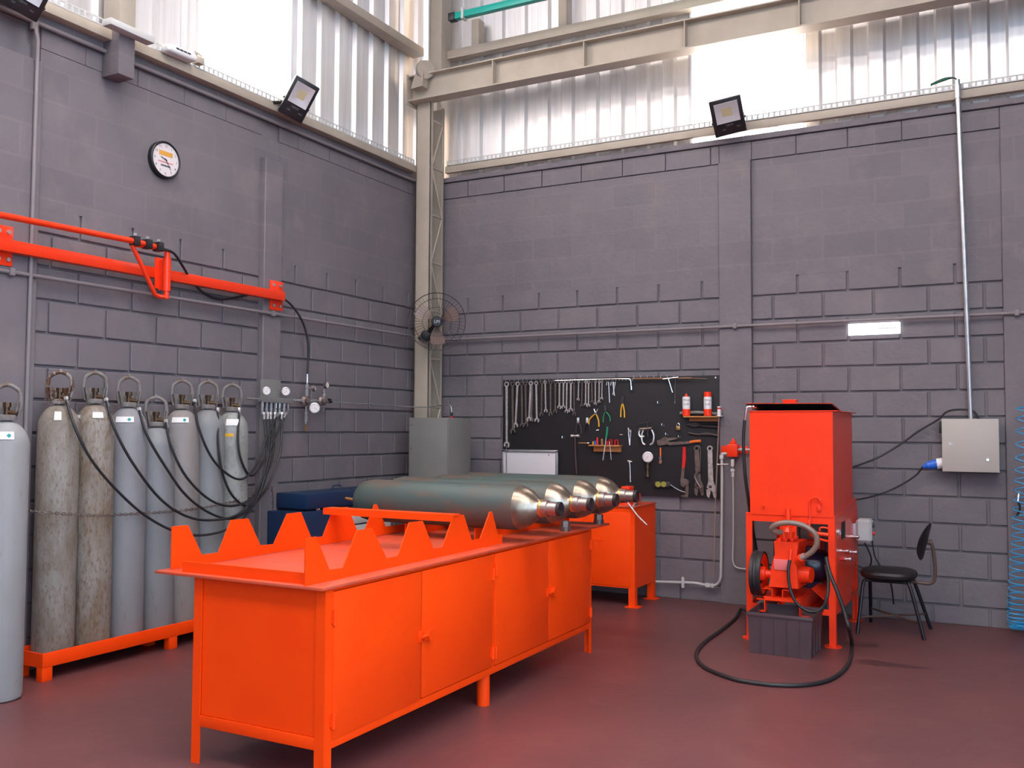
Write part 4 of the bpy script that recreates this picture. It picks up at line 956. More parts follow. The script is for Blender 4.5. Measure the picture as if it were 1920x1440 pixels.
for k in range(1, 4):
    y = y0_+(y1_-y0_)*k/4; mb.box((x1-.014, y-.003, .01), (x1-.002, y+.003, h-.03)); mb.box((x0+.002, y-.003, .01), (x0+.014, y+.003, h-.03))
part('bin', mb, M['crate'], t)

# ================================================================== orange hydrostatic test unit
FX0, FX1, FY0, FY1 = 3.482, 4.068, -1.24, -.215
RD = M['red']
t = thing('test_unit', 'tall red-orange pump unit with square tank on an open frame', 'pump unit', ((FX0+FX1)/2, -.73, 0))
TX0, TX1, TY0, TY1, TZ0, TZ1 = 3.512, 4.064, -1.245, -.40, .852, 1.562
mb = MB(); s_ = .004
mb.box((TX0, TY0, TZ0), (TX1, TY0+s_, TZ1-.007)); mb.box((TX0, TY1-s_, TZ0), (TX1, TY1, TZ1-.007)); mb.box((TX0, TY0+s_, TZ0), (TX0+s_, TY1-s_, TZ1-.007)); mb.box((TX1-s_, TY0+s_, TZ0), (TX1, TY1-s_, TZ1-.007)); mb.box((TX0+s_, TY0+s_, TZ0), (TX1-s_, TY1-s_, TZ0+s_))
mb.box((TX0-.006, TY0-.006, TZ1-.006), (TX1+.03, TY0+.02, TZ1)); mb.box((TX1-.005, TY0+.0205, TZ1-.006), (TX1+.03, TY1-.0205, TZ1)); mb.box((TX0-.006, TY1-.02, TZ1-.006), (TX1+.03, TY1+.02, TZ1))
tank = part('tank', mb, RD, t)
mb = MB(); q = Yp(1431, 948, TY0); mb.cyl(q, q+Vector((0, -.012, 0)), .014, n=14); mb.cyl(q, q+Vector((.012, -.018, 0)), .007, n=8); part('drain_boss', mb, RD, tank)
# lid propped open at the front
mb = MB(); a = Vector((3.485, -1.26, 1.613)); b = Vector((4.062, -1.26, 1.609)); c = Vector((4.062, -.88, 1.566)); d = Vector((3.485, -.88, 1.566))
mb.prism([a, b, c, d], (0, .12, 1), .003); mb.box((3.52, -.88, 1.563), (4.058, -.41, 1.567)); lid = part('lid', mb, RD, t)
mb = MB(); mb.prism([a+Vector((.004, .006, -.005)), b+Vector((-.004, .006, -.005)), c+Vector((-.004, -.005, -.0045)), d+Vector((.004, -.005, -.0045))], (0, .12, 1), .002); part('lid_shade_sheet', mb, M['dark_inside'], lid, 'black sheet for the shade under the lid')  # shade under the raised lid put into a black sheet
mb = MB(); mb.box((TX0+.006, TY0+.02, TZ1-.02), (TX1-.006, TY1-.01, TZ1-.012)); part('tank_shade_sheet', mb, M['dark_inside'], tank, 'black sheet for the shade inside the tank')  # flat black sheet below the rim, shade of the tank as colour
mb = MB(); p = Yp(1469, 750, -1.2); q = Yp(1492, 750, -1.2); mb.box((p.x, -1.21, 1.612), (q.x, -1.15, 1.628)); mb.box((p.x-.006, -1.215, 1.628), (q.x+.006, -1.145, 1.638), .001); part('lid_handle', mb, RD, lid)
for x in (FX0, FX1-.042):
    for y in (FY0, FY1-.042):
        mb = MB(); sx = 1 if x < 3.7 else -1; ox = x if x < 3.7 else x+.042; sy = 1 if y < -.8 else -1; oy = y if y < -.8 else y+.042
        mb.box((x, oy-.001*sy, .008), (x+.042, oy+.006*sy, .862)); mb.box((ox-.001*sx, oy+.0055*sy, .008), (ox+.006*sx, (y+.042) if sy > 0 else y, .862)); cxx = x+.021; cyy = y+.021
        mb.lathe((cxx, cyy, 0), (0, 0, 1), [(.055, 0), (.055, .008), (.001, .008)], 20); part('leg', mb, RD, t)
mb = MB()
mb.box((FX0+.002, FY0+.001, .805), (FX1-.002, FY0+.006, .844)); mb.box((FX0+.002, FY1-.006, .81), (FX1-.002, FY1-.001, .844)); mb.box((FX0+.001, FY0+.007, .805), (FX0+.006, FY1-.007, .844)); mb.box((FX0+.003, FY0+.003, .844), (FX1-.003, FY1-.003, .8515))
mb.prism([(FX1-.001, -1.20, .852), (FX1-.001, -.26, .93), (FX1-.001, -.26, .80), (FX1-.001, -1.20, .80)], (1, 0, 0), .004)
part('upper_rails', mb, RD, t); mb = MB()
for z in (.225,): mb.box((FX0+.04, FY0+.001, z-.02), (FX0+.14, FY0+.006, z+.02)); mb.box((FX1-.14, FY0+.001, z-.02), (FX1-.04, FY0+.006, z+.02)); mb.box((FX0+.04, FY1-.006, z-.02), (FX1-.04, FY1-.001, z+.02)); mb.box((FX0+.001, FY0+.04, z-.02), (FX0+.006, FY1-.04, z+.02)); mb.box((FX1-.006, FY0+.04, z-.02), (FX1-.001, FY1-.04, z+.02))
part('lower_rails', mb, RD, t)
mb = MB(); mb.prism([(FX1+.003, -1.22, .235), (FX1+.003, -.62, .245), (FX1+.003, -.42, .40), (FX1+.003, -.25, .55), (FX1+.003, -.25, .80), (FX1+.003, -1.22, .80)], (1, 0, 0), .003); sp = part('control_panel', mb, RD, t)
mb = MB(); mb.box((FX1+.005, Xp(1578, 1000, FX1).y-.04, .685), (FX1+.010, Xp(1578, 1000, FX1).y+.10, .80), .001); part('panel_window', mb, M['dark_inside'], sp)
for (px_, py_, R_) in ((1573, 998, .022),): gauge(Xp(px_, py_, FX1+.02), (1, -.15, 0), R_, sp)
for (px_, py_, r_) in ((1577, 1033, .013), (1594, 1035, .015), (1583, 1048, .018), (1597, 1006, .014)):
    q = Xp(px_, py_, FX1+.004); mb = MB(); mb.lathe(q, (1, 0, 0), [(r_*1.2, 0), (r_*1.2, .008), (r_*.7, .010), (r_*.7, .03), (r_, .032), (r_, .048), (r_*.6, .052), (.001, .052)], 14); part('panel_knob', mb, M['chrome_b'], sp, 'bright chrome knob')
for (px_, py_) in ((1584, 1035), (1575, 1048)):
    q = Xp(px_, py_, FX1+.004); mb = MB(); mb.cyl(q, q+Vector((.03, 0, 0)), .013, n=10); part('panel_valve', mb, M['redgrip'], sp, 'red valve button')
# base channels and pump
by = -1.36
mb = MB()
def cch(x, z0_, z1_, dirx, w_=.05):
    mb.box((x-.003, by, z0_), (x+.003, FY1-.02, z1_)); mb.box((x, by, z1_-.005), (x+dirx*w_, FY1-.02, z1_)); mb.box((x, by, z0_), (x+dirx*w_, FY1-.02, z0_+.005))
BX = lambda px_, py_=1110: Yp(px_, py_, by).x
BZ = lambda py_, px_=1450: Yp(px_, py_, by).z
cch(BX(1447.6), BZ(1121), BZ(1104), -1, BX(1447.6)-BX(1431)); cch(BX(1467), BZ(1121), BZ(1104), 1, .05)
mb.box((BX(1433), by, BZ(1125.5)-.004), (BX(1497), FY1-.02, BZ(1121)))
cch(BX(1433.5), BZ(1149), BZ(1125), -1, BX(1433.5)-BX(1418)); mb.box((BX(1498), by, BZ(1154)), (BX(1498)+.006, FY1-.02, BZ(1125))); mb.box((BX(1498), by, BZ(1154)), (BX(1516), FY1-.02, BZ(1154)+.005))
mb.prism([(3.90, -1.15, .36), (4.05, -1.15, .235), (4.05, FY1-.05, .235), (3.90, FY1-.05, .36)], (.7, 0, .7), .004)
part('base_channels', mb, RD, t)
def dpt(px_, py_, y=by): return Yp(px_, py_, y)
mb = MB(); P_ = lambda a, b, y: Yp(a, b, by)+Vector((0, y, 0))
prof = [(1441, 1100, 1497, 1104), (1443, 1094, 1496, 1098), (1446, 1065, 1494, 1068), (1451, 1045, 1492, 1046), (1453, 1040, 1494, 1040), (1451, 1016, 1497, 1016)]
R_ = []
for (a, b, c_, d_) in prof:
    l = Yp(a, b, by); r__ = Yp(c_, d_, by); z = (l.z+r__.z)/2; R_.append([Vector((l.x, by, z)), Vector((r__.x, by, z)), Vector((r__.x+.01, by+.24, z)), Vector((l.x, by+.24, z))])
mb.rings(R_); pm = part('pump_body', mb, RD, t)
mb = MB()
for k in range(3):
    for yy in (.04, .12, .20): q = Yp(1458+k*12, 1014, by)+Vector((0, yy, -.004)); mb.cyl(q, q+Vector((0, 0, .018)), .014, n=6)
part('head_bolts', mb, RD, pm)
mb = MB(); q0_ = Yp(1452, 1030, by); zt_ = q0_.z; 
a = Yp(1451, 1048, by-.004); b = Yp(1480, 1070, by-.004); mb.box((a.x, by-.006, b.z), (b.x, by, a.z), .001); part('name_plate', mb, mat('pink_plate', (.75, .16, .16), .4), pm, 'pinkish name plate')
mb = MB(); mb.text('R R', Yp(1466, 1087, by-.004), (1, 0, 0), (0, 0, 1), .05, .004); part('cast_letters', mb, RD, pm)
mb = MB(); q = Yp(1493, 1055, by-.01); mb.cyl(q+Vector((-.02, .06, -.03)), q+Vector((.035, -.0, .035)), .034, .028, n=16); mb.cyl(q+Vector((.035, 0, .035)), q+Vector((.055, -.01, .052)), .02, n=12, mi=1)
mb.cyl((Yp(1497, 1078, by).x-.03, by+.10, Yp(1497, 1080, by).z), (Yp(1497, 1078, by).x+.07, by+.08, Yp(1497, 1080, by).z), .065, .05, n=20); part('suction_elbow', mb, [RD, M['chrome']], pm)
# pulley
q = Yp(1427, 1075, by+.10); pc = Vector((q.x-.005, by+.10, q.z))
mb = MB(); mb.lathe(pc-Vector((.045, 0, 0)), (1, 0, 0), [(.13, 0), (.148, .0), (.150, .01), (.146, .02), (.150, .03), (.146, .04), (.150, .05), (.150, .072), (.14, .075), (.13, .05)], 44); pu = part('pulley_belt', mb, M['rubber'], t, 'black belt around the flywheel')
mb = MB(); mb.lathe(pc-Vector((.034, 0, 0)), (1, 0, 0), [(.03, 0), (.134, .0), (.138, .03), (.135, .058), (.12, .05), (.05, .035), (.045, .07), (.03, .075), (.022, .12), (.001, .12)], 40); part('flywheel', mb, RD, t)
# motor and head fittings
mb = MB(); mc = Yp(1522, 1060, -.80); mb.lathe(mc-Vector((.12, 0, 0)), (1, 0, 0), [(.03, -.02), (.09, 0), (.115, .03), (.118, .20), (.10, .23), (.04, .25)], 32); mb.box(mc+Vector((-.09, -.05, -.16)), mc+Vector((.08, .1, -.10))); mb.box(mc+Vector((-.07, -.09, .09)), mc+Vector((.03, 0, .14)), .006); part('motor', mb, M['motor'], t, 'dark blue electric motor')
mb = MB(); q = Yp(1478, 996, by+.06); mb.lathe(q+Vector((0, 0, -.05)), (0, 0, 1), [(.001, 0), (.035, .0), (.045, .02), (.05, .05), (.035, .075), (.02, .08), (.018, .2), (.001, .2)], 16)
for k in range(6): a_ = k*PI/3; mb.cyl(q+Vector((math.cos(a_)*.045, math.sin(a_)*.045, -.045)), q+Vector((math.cos(a_)*.045, math.sin(a_)*.045, .04)), .010, n=6)
part('pressure_valve', mb, RD, t)
mb = MB(); mb.box((Yp(1456, 1000, -.9).x, -.9, .5), (Yp(1464, 1000, -.9).x, -.885, .81)); part('rear_strut', mb, RD, t)
mb = MB(); mb.cyl((Yp(1487, 980, -1.1).x, -1.1, .62), (Yp(1487, 980, -1.1).x, -1.1, .845), .018, n=10); part('riser_pipe', mb, RD, t)
mb = MB(); mb.box(Yp(1497, 1013, -.75), Yp(1545, 1040, -.62), .004); q = Yp(1505, 1010, -.7)
for k in range(3): mb.cyl(q+Vector((k*.04, 0, -.03)), q+Vector((k*.04, 0, .0)), .014, n=8)
part('rear_cylinder_block', mb, RD, t)
mb = MB(); mb.tube([Yp(1517, 975, by-.035), Yp(1518, 990, by-.03), Yp(1520, 1003, by+.04), Yp(1535, 1010, by+.06), Yp(1552, 1015, by+.05)], .008, 8, 4)
mb.tube([Yp(1519, 978, TY0-.012), Yp(1518, 945, TY0-.012), Yp(1523, 935, TY0-.02), Yp(1532, 933, TY0-.02), Yp(1539, 940, TY0-.02), Yp(1538, 950, TY0-.01)], .006, 8, 5); q = Yp(1536, 952, TY0-.008); mb.box(q-Vector((.014, .008, .022)), q+Vector((.012, .008, .02)), .002)
mb.tube([Yp(1537, 995, by+.05), Yp(1538, 990, by+.05), Yp(1545, 989, by+.05), Yp(1553, 991, by+.05)], .006, 8, 4); mb.cyl(Yp(1530, 1000, by+.05), Yp(1554, 1003, by+.05), .012, n=8)
part('copper_lines', mb, RD, t, 'red painted bent tubes')
mb = MB(); mb.tube([Yp(1466, 998, by-.02), Yp(1452, 996, by-.05), Yp(1448, 989, by-.07), Yp(1460, 982, by-.08), Yp(1482, 980, by-.08), Yp(1508, 986, by-.06), Yp(1527, 1000, by-.05), Yp(1532, 1017, by-.04), Yp(1524, 1033, by-.03), Yp(1507, 1045, by-.015)], .0185, 12, 6); part('suction_hose', mb, M['clear'], t, 'thick smoky grey-brown hose arching over the pump')
mb = MB(); mb.tube([Yp(1481, 1050, by-.03), Yp(1478, 1072, by-.04), Yp(1482, 1105, by-.05), Yp(1495, 1132, by-.06), Yp(1520, 1147, by-.06), Yp(1541, 1140, by-.05), Yp(1552, 1115, by-.04), Yp(1553, 1085, by+.02), Yp(1548, 1060, by+.06)], .0105, 10, 6); mb.cyl(Yp(1481, 1053, by-.03), Yp(1483, 1030, by-.02), .009, n=8, mi=1); part('loop_hose', mb, [M['rubber'], RD], t, 'black hose looping under the pump')
mb = MB(); q = Yp(1397, 764, -1.24); mb.tube([Vector((3.53, -1.2, 1.585)), Yp(1411, 763, -1.26), Yp(1401, 764, -1.27), Yp(1398, 775, -1.27), Yp(1396, 790, -1.26)], .008, 8, 4); mb.cyl(Yp(1412, 763, -1.26), Yp(1417, 763, -1.24), .012, n=6)
rs = part('return_elbow', mb, M['chrome_b'], t, 'bright steel elbow at the tank top')
mb = MB(); mb.tube([Yp(1396, 788, -1.26), Yp(1394, 830, -1.25), Yp(1397, 890, -1.22), Yp(1404, 940, -1.15), Yp(1410, 985, -1.0), Yp(1418, 1030, -.9)], .011, 10, 6); part('return_hose', mb, M['rubber'], t, 'black hose down the left side')
# grey starter box
q0_ = Xp(1607, 980, FX1+.02); sb = Vector((4.075, -.44, .70))
t2 = thing('starter_box', 'pale grey starter switch box mounted on the right side of the pump unit', 'switch box', sb)
c = Yp(1618, 994, -.40); mb = MB(); mb.box((4.09, -.47, c.z-.085), (4.20, -.33, c.z+.085), .018, 1); part('box_body', mb, M['tray'], t2)
mb = MB(); mb.box((4.064, -.45, c.z-.05), (4.095, -.35, c.z+.05)); part('mount_bracket', mb, M['galv'], t2)
mb = MB(); mb.cyl((4.20, -.40, c.z-.02), (4.215, -.40, c.z-.02), .014, n=12); mb.cyl((4.20, -.40, c.z+.035), (4.212, -.40, c.z+.035), .012, n=12, mi=1); part('buttons', mb, [M['redgrip'], M['black']], t2, 'red and black push buttons')
cable([Vector((4.14, -.40, c.z-.085)), Vector((4.18, -.36, .5)), Vector((4.16, -.28, .42)), Vector((4.10, -.24, .40)), Vector((4.0, -.25, .45))], .006, 'thin black cable curving from below the starter box into the pump unit')
cable([Vector((4.19, -.36, c.z-.08)), Vector((4.20, -.30, .50)), Vector((4.24, -.28, .42)), Vector((4.30, -.245, .30)), Vector((4.30, -.06, .12))], .005, 'thin black cable dropping from the starter box behind the chair seat')
# long black hose on the floor
gp = [(1372, 1272), (1330, 1256), (1310, 1240), (1307, 1222), (1322, 1203), (1350, 1183), (1378, 1160)]
P = [Yp(1549, 1045, by-.02), Yp(1556, 1075, by-.06), Yp(1570, 1110, by-.10), Yp(1584, 1150, by-.12), Yp(1592, 1180, by-.16)]
zz = [.05, .015, .013, .013, .013]
P += [Zp(1597, 1210, .012), Zp(1590, 1245, .012), Zp(1560, 1272, .012), Zp(1510, 1284, .012), Zp(1450, 1284, .012), Zp(1400, 1278, .012)]
P += [Zp(a, b, .012) for a, b in gp]+[Zp(1390, 1142, .03), Vector((3.45, -1.0, .12))]
mb = MB(); mb.tube(P, .0125, 12, 8); single('pressure_hose', mb, M['rubber'], 'long black hose looping over the floor around the brown crate', 'hose')
# oil stains on the floor: thin irregular films
for (px_, py_, a_, b_, l) in ((1608, 1208, .14, .07, 'dark oil stain on floor just right of the pump unit front leg'), (1660, 1245, .17, .06, 'faint dark stain on the floor in front of the chair'), (1700, 1186, .10, .035, 'small dark stain under the chair seat')):
    c = Zp(px_, py_, .0); mb = MB(); pts = []
    for k in range(28): th = 2*PI*k/28; rr = 1+.22*math.sin(3*th+px_)+.12*math.sin(7*th); pts.append(c+Vector((math.cos(th)*a_*rr, math.sin(th)*b_*rr, .0012)))
    mb.face(pts); single('oil_stain', mb, M['stain'], l, 'stain')

# ================================================================== tool board
BD = .03
t = thing('tool_board', 'large black board of hanging tools on the right wall', 'tool board', (1.94, -.02, .85))
mb = MB(); mb.box((.906, -BD, .86), (2.965, -.004, 1.886), .002); part('board_panel', mb, M['board'], t)
mb = MB(); q = Rw(1342, 708, BD); mb.cyl(q, q+Vector((0, -.006, 0)), .008, n=8); part('screw_head', mb, M['chrome_b'], t)
OF = BD+.012
def W(px_, py_, off=OF): return Rw(px_, py_, off)
def hook(px_, py_, m_='galv'):
    p = W(px_, py_, BD); mb = MB(); mb.tube([p, p+Vector((0, -.02, 0)), p+Vector((.002, -.026, .004)), p+Vector((.002, -.028, .022))], .0016, 5, 1)
    return mb
hk = []
for i in range(34):
    if i < 17: px_ = 950+i*8.1
    else: px_ = 1088+(i-17)*6.2
    hk.append((px_, 717-(px_-950)*.012))
hk += [(1190+i*12.5, 709) for i in range(7)]
first = None
mb = hook(*hk[0]); me_o = single('tool_hook', mb, M['galv'], 'small steel L-hook in the row along the top edge of the black board', 'hook', 'hooks along the top of the tool board')
b0 = W(*hk[0], BD)
for h_ in hk[1:]:
    c_ = me_o.copy(); COL.objects.link(c_); c_.location = me_o.location+(W(*h_, BD)-b0)
loose = [(1236, 755, 'lone bright hook on the black board left of the spray cans'), (1244, 797, 'bright hook left of the hanging padlock'), (1251, 814, 'bright hook below and left of the padlock'), (1275, 819, 'bright hook just below the padlock'), (1057, 820, 'bright hook left of the hammer head'), (1220, 867, 'bright hook beside the large dial gauge')]
for a, b, l in loose:
    p = W(a, b, BD); mb = MB(); mb.tube([p+Vector((-.012, -.006, .012)), p+Vector((-.012, -.01, -.008)), p+Vector((.012, -.016, -.010)), p+Vector((.014, -.004, -.006)), p], .0026, 6, 2); single('tool_hook', mb, M['chrome_b'], l, 'hook', 'loose hooks on the tool board')

def wrench(x0, y0_, x1, y1_, s, label, m_, flip=1, layer=0):
    """combination wrench: ring at the top (hanging on a hook), open jaw at the bottom"""
    a = W(x0, y0_, OF+layer); b = W(x1, y1_, OF+layer); d = (b-a); L_ = d.length; d.normalize(); n = Vector((0, -1, 0)); sd = d.cross(n).normalized()
    mb = MB(); R_ = s
    c = a+d*R_
    k = 20; ro = [c+(d*math.cos(2*PI*i/k)+sd*math.sin(2*PI*i/k))*R_ for i in range(k)]; rin = [c+(d*math.cos(2*PI*i/k)+sd*math.sin(2*PI*i/k))*R_*.60 for i in range(k)]
    th = .005
    mb.rings([[p+n*th for p in ro], [p-n*th for p in ro], [p-n*th for p in rin], [p+n*th for p in rin]], loop=True)
    J = s*1.25; e = b-d*J
    w0 = s*.46; w1 = s*.40
    sh0 = c+d*R_*.85; sh1 = e-d*J*.55
    mb.rings([[sh0+sd*w0+n*.0035, sh0-sd*w0+n*.0035, sh0-sd*w0-n*.0035, sh0+sd*w0-n*.0035], [sh1+sd*w1+n*.0035, sh1-sd*w1+n*.0035, sh1-sd*w1-n*.0035, sh1+sd*w1-n*.0035]])
    q = []
    ang0 = .25*flip
    dd = d*math.cos(ang0)+sd*math.sin(ang0); ss = dd.cross(n)
    for i in range(15):
        th_ = math.radians(38)+(2*PI-2*math.radians(38))*i/14; q.append(e+(dd*math.cos(th_)+ss*math.sin(th_))*J)
    q += [e-ss*J*.36+dd*J*.35, e-ss*J*.36-dd*J*.25, e-dd*J*.42, e+ss*J*.36-dd*J*.25, e+ss*J*.36+dd*J*.35]
    q2 = q
    mb.prism(q2, n, .009)
    return single('combination_wrench', mb, m_, label, 'wrench', 'combination wrenches hanging along the board')
def c7(x, y): return 930+x/9.6, 700+y/9.6
WR = [(192, 150, 195, 1345, .0245, 'C', 1), (300, 150, 305, 1095, .022, 'O', -1), (392, 150, 350, 990, .021, 'C', -1), (462, 150, 475, 980, .019, 'O', 1), (528, 145, 545, 965, .019, 'O', 1), (628, 140, 595, 880, .020, 'C', -1), (652, 140, 640, 880, .018, 'O', 1), (724, 140, 738, 893, .019, 'C', 1), (832, 130, 818, 775, .016, 'O', -1), (886, 130, 898, 712, .015, 'C', 1), (985, 130, 985, 775, .017, 'O', -1), (1072, 130, 1068, 725, .016, 'O', 1), (1145, 125, 1140, 650, .016, 'C', 1), (1216, 125, 1212, 645, .015, 'C', -1), (1277, 125, 1270, 722, .015, 'C', 1), (1350, 125, 1345, 705, .017, 'C', -1), (1405, 120, 1412, 772, .015, 'O', 1), (1490, 130, 1480, 497, .011, 'C', 1), (1556, 130, 1540, 612, .012, 'O', -1), (1618, 130, 1612, 592, .0125, 'C', 1), (1668, 130, 1665, 620, .014, 'C', -1), (1725, 130, 1732, 545, .0115, 'O', 1), (1790, 130, 1787, 578, .0115, 'C', 1), (1860, 130, 1853, 540, .011, 'C', -1), (1912, 130, 1905, 480, .011, 'C', 1)]
ordn = ['first', 'second', 'third', 'fourth', 'fifth', 'sixth', 'seventh', 'eighth', 'ninth', 'tenth', 'eleventh', 'twelfth', 'thirteenth', 'fourteenth', 'fifteenth', 'sixteenth', 'seventeenth', 'eighteenth', 'nineteenth', 'twentieth', 'twenty-first', 'twenty-second', 'twenty-third', 'twenty-fourth', 'twenty-fifth']
for i, (a, b, c_, d_, s, mm, fl) in enumerate(WR):
    L_ = d_-b
    sz = 'very long' if L_ > 1100 else 'long' if L_ > 700 else 'medium' if L_ > 500 else 'short'
    fin = 'bright' if mm == 'C' else 'dull'
    l = 'longest bright combination wrench, first at the left end of the board row' if i == 0 else f'{sz} {fin} combination wrench hanging on the black board, {ordn[i]} from left'
    if i == 24: l = 'short bright combination wrench at the right end of the hanging row'
    wrench(*c7(a, b), *c7(c_, d_), s, l, M['chrome'] if mm == 'C' else M['oldsteel'], fl, layer=.010*(i % 2))
# hex keys to the right of the wrenches
for (a, b, c_, d_, l) in ((1141, 716, 1143, 755, 'longest steel hex key hanging right of the wrench row'), (1149, 716, 1152, 742, 'left of two short hex keys under the chrome bar'), (1154, 716, 1149, 740, 'right of two short hex keys under the chrome bar')):
    p = W(a, b); q = W(c_, d_); mb = MB(); mb.tube([p+Vector((-.02, 0, -.03)), p+Vector((-.015, 0, 0)), p, q], .0045, 6, 1); single('hex_key', mb, M['chrome'], l, 'hex key', 'hex keys on the tool board')
mb = MB(); mb.tube([W(1040, 714, BD+.03), W(1130, 711, BD+.03), W(1176, 710.5, BD+.03), W(1182, 713, BD+.03), W(1183, 720, BD+.03), W(1184, 731, BD+.03)], .0055, 8, 3); mb.cyl(W(1183.6, 724, BD+.03), W(1184, 731, BD+.03), .009, n=8); single('bent_bar', mb, M['chrome_b'], 'shiny chrome bar with bent right end laid along the board top', 'bar')
mb = MB(); mb.tube([W(1186, 710, BD+.03), W(1235, 709.5, BD+.03), W(1296, 709, BD+.03)], .006, 8, 1); mb.tube([W(1296, 709, BD+.03), W(1325, 710, BD+.03)], .0025, 6, 1); single('brown_rod', mb, M['brownrod'], 'brown rod resting on hooks at the top right of the board', 'rod')
mb = MB(); mb.tube([W(1243, 711, BD+.04), W(1272, 707.5, BD+.04)], .006, 8, 1); mb.tube([W(1253, 710, BD+.04), W(1261, 736, BD+.04)], .0055, 8, 1); single('tee_handle', mb, M['chrome_b'], 'bright T-handle wrench hanging beside the brown rod', 'wrench')
mb = MB(); mb.tube([W(1266, 710, BD+.02), W(1265.5, 752, BD+.02)], .0022, 6, 1); mb.cyl(W(1265.5, 752, BD+.02), W(1265.5, 757, BD+.02), .006, n=8); single('thin_driver', mb, M['oldsteel'], 'thin steel rod hanging right of the T-handle wrench', 'rod')

def pliers(top, piv, h1, h2, mh, mj, label, name='pliers', spread=.006, jw=.006):
    t = thing(name, label, 'pliers', W(*piv), 'pliers hanging on the tool board')
    T_ = W(*top); Pv = W(*piv); A = W(*h1); B = W(*h2); s = Vector((spread, 0, 0))
    mb = MB(); mb.tube([T_-s, Pv+Vector((-jw*.8, 0, .01)), Pv], .0055, 6, 3); mb.tube([T_+s, Pv+Vector((jw*.8, 0, .01)), Pv], .0055, 6, 3); mb.cyl(Pv+Vector((0, .008, 0)), Pv+Vector((0, -.008, 0)), .011, n=12); part('jaws', mb, mj, t)
    for E_ in (A, B):
        mid = Pv.lerp(E_, .5)+Vector(((E_.x-Pv.x)*.35, 0, 0)); mb = MB(); mb.tube([Pv, mid, E_], .0065, 8, 5); part('handle', mb, mh, t)
pliers((1117, 767), (1117, 775), (1104, 796), (1123, 800), M['yellow'], M['chrome_b'], 'yellow-handled pliers hanging wide open on the board', spread=.018)
pliers((1134, 760), (1135, 771), (1131, 792), (1144, 790), M['green'], M['darksteel'], 'dark green-handled pliers beside the open yellow pair')
pliers((1168, 743), (1167, 755), (1164, 782), (1171, 783), M['yellow'], M['darksteel'], 'closed yellow-handled pliers hanging alone in mid board', spread=.003)
pliers((1084, 783), (1084, 791), (1080, 812), (1090, 813), M['darkwood'], M['chrome'], 'dark brown-handled pincers above the hammer', 'pincers')
pliers((1101, 783), (1101, 791), (1095, 812), (1107, 812), M['black'], M['chrome'], 'black-handled pincers right of the brown pair', 'pincers')
# hammer
t = thing('hammer', 'hammer with dark handle hanging on the board above the cylinders', 'hammer', W(1078, 818))
mb = MB(); mb.cyl(W(1071, 817.5, OF), W(1076, 817.5, OF), .013, n=12); mb.cyl(W(1076, 817.5, OF), W(1082, 817.5, OF), .010, n=10); mb.cyl(W(1082, 817.5), W(1086, 817.5), .014, n=12); part('head', mb, M['chrome'], t)
mb = MB(); mb.tube([W(1078, 820), W(1079, 850), W(1081, 888)], .010, 8, 2); part('handle', mb, M['darkwood'], t)
# lower small shelf with odds
def shelf(l, r, y, yb, dep, label):
    a = Rw(l, y, BD+dep); b = Rw(r, y, BD+dep); c_ = Rw((l+r)/2, yb, BD+.03)
    t = thing('wooden_shelf', label, 'shelf', ((a.x+b.x)/2, -BD-dep/2, a.z))
    mb = MB(); mb.box((a.x, -BD-dep, a.z-.012), (b.x, -BD, a.z), .001); part('shelf_board', mb, M['wood'], t)
    mb = MB(); mb.box((a.x+.03, -BD-.022, c_.z), (b.x-.01, -BD, a.z-.012), .001); part('shelf_batten', mb, M['wood'], t)
    return a, b
a, b = shelf(1103, 1162, 834, 847, .07, 'small pine shelf at the centre of the tool board holding odds and ends')
zs = a.z
def sx(px_, dep=.04): return Vector((Rw(px_, 830, BD+dep).x, -BD-dep, zs))
for (px_, r_, h_, mm, l) in ((1112, .006, .03, 'yellow', 'tiny yellow cap at the left end of the centre shelf'), (1116, .008, .035, 'bluep', 'small blue cap on the centre shelf left side'), (1120, .010, .065, 'redgrip', 'dark red tall cylinder on the centre shelf'), (1129, .012, .055, 'brownrod', 'brown cylinder in the middle of the centre shelf'), (1138, .008, .035, 'redgrip', 'small red plug just right of the green screwdriver')):
    q = sx(px_); mb = MB(); mb.cyl(q, q+Vector((0, 0, h_)), r_, n=12); single('small_part', mb, M[mm], l, 'small part', 'odds and ends on the centre shelf')
for (px_, l) in ((1145, 'red square ring standing right of centre on the small shelf'), (1156, 'red square ring at the right end of the small shelf')):
    q = sx(px_); mb = MB(); mb.box(q+Vector((-.018, -.006, .0)), q+Vector((-.010, .006, .05))); mb.box(q+Vector((.010, -.006, .0)), q+Vector((.018, .006, .05))); mb.box(q+Vector((-.018, -.006, .042)), q+Vector((.018, .006, .05))); single('square_ring', mb, M['redgrip'], l, 'ring', 'red rings on the centre shelf')
mb = MB(); q = sx(1138); mb.cyl(W(1085, 830.5, BD+.04), W(1102, 831, BD+.04), .006, n=8); mb.cyl(W(1102, 831, BD+.04), W(1105, 831, BD+.04), .009, n=8, mi=1); single('short_punch', mb, [M['brownrod'], M['chrome_b']], 'short dark punch sticking out left of the centre shelf', 'punch')
t = thing('screwdriver', 'green-handled screwdriver stuck through the centre shelf', 'screwdriver', W(1135, 820))
mb = MB(); mb.tube([W(1139, 800, BD+.08), W(1138, 812, BD+.08), W(1136.5, 821, BD+.08)], .010, 10, 3); part('handle', mb, M['green'], t)
mb = MB(); mb.tube([W(1136.5, 821, BD+.08), W(1130.5, 863, BD+.08)], .0045, 8, 1); part('blade', mb, M['chrome'], t)
mb = MB(); mb.tube([W(1143, 828, BD+.08), W(1146, 862, BD+.08)], .0022, 6, 1); single('scriber', mb, M['chrome'], 'thin steel scriber through the centre shelf right of the screwdriver', 'scriber')
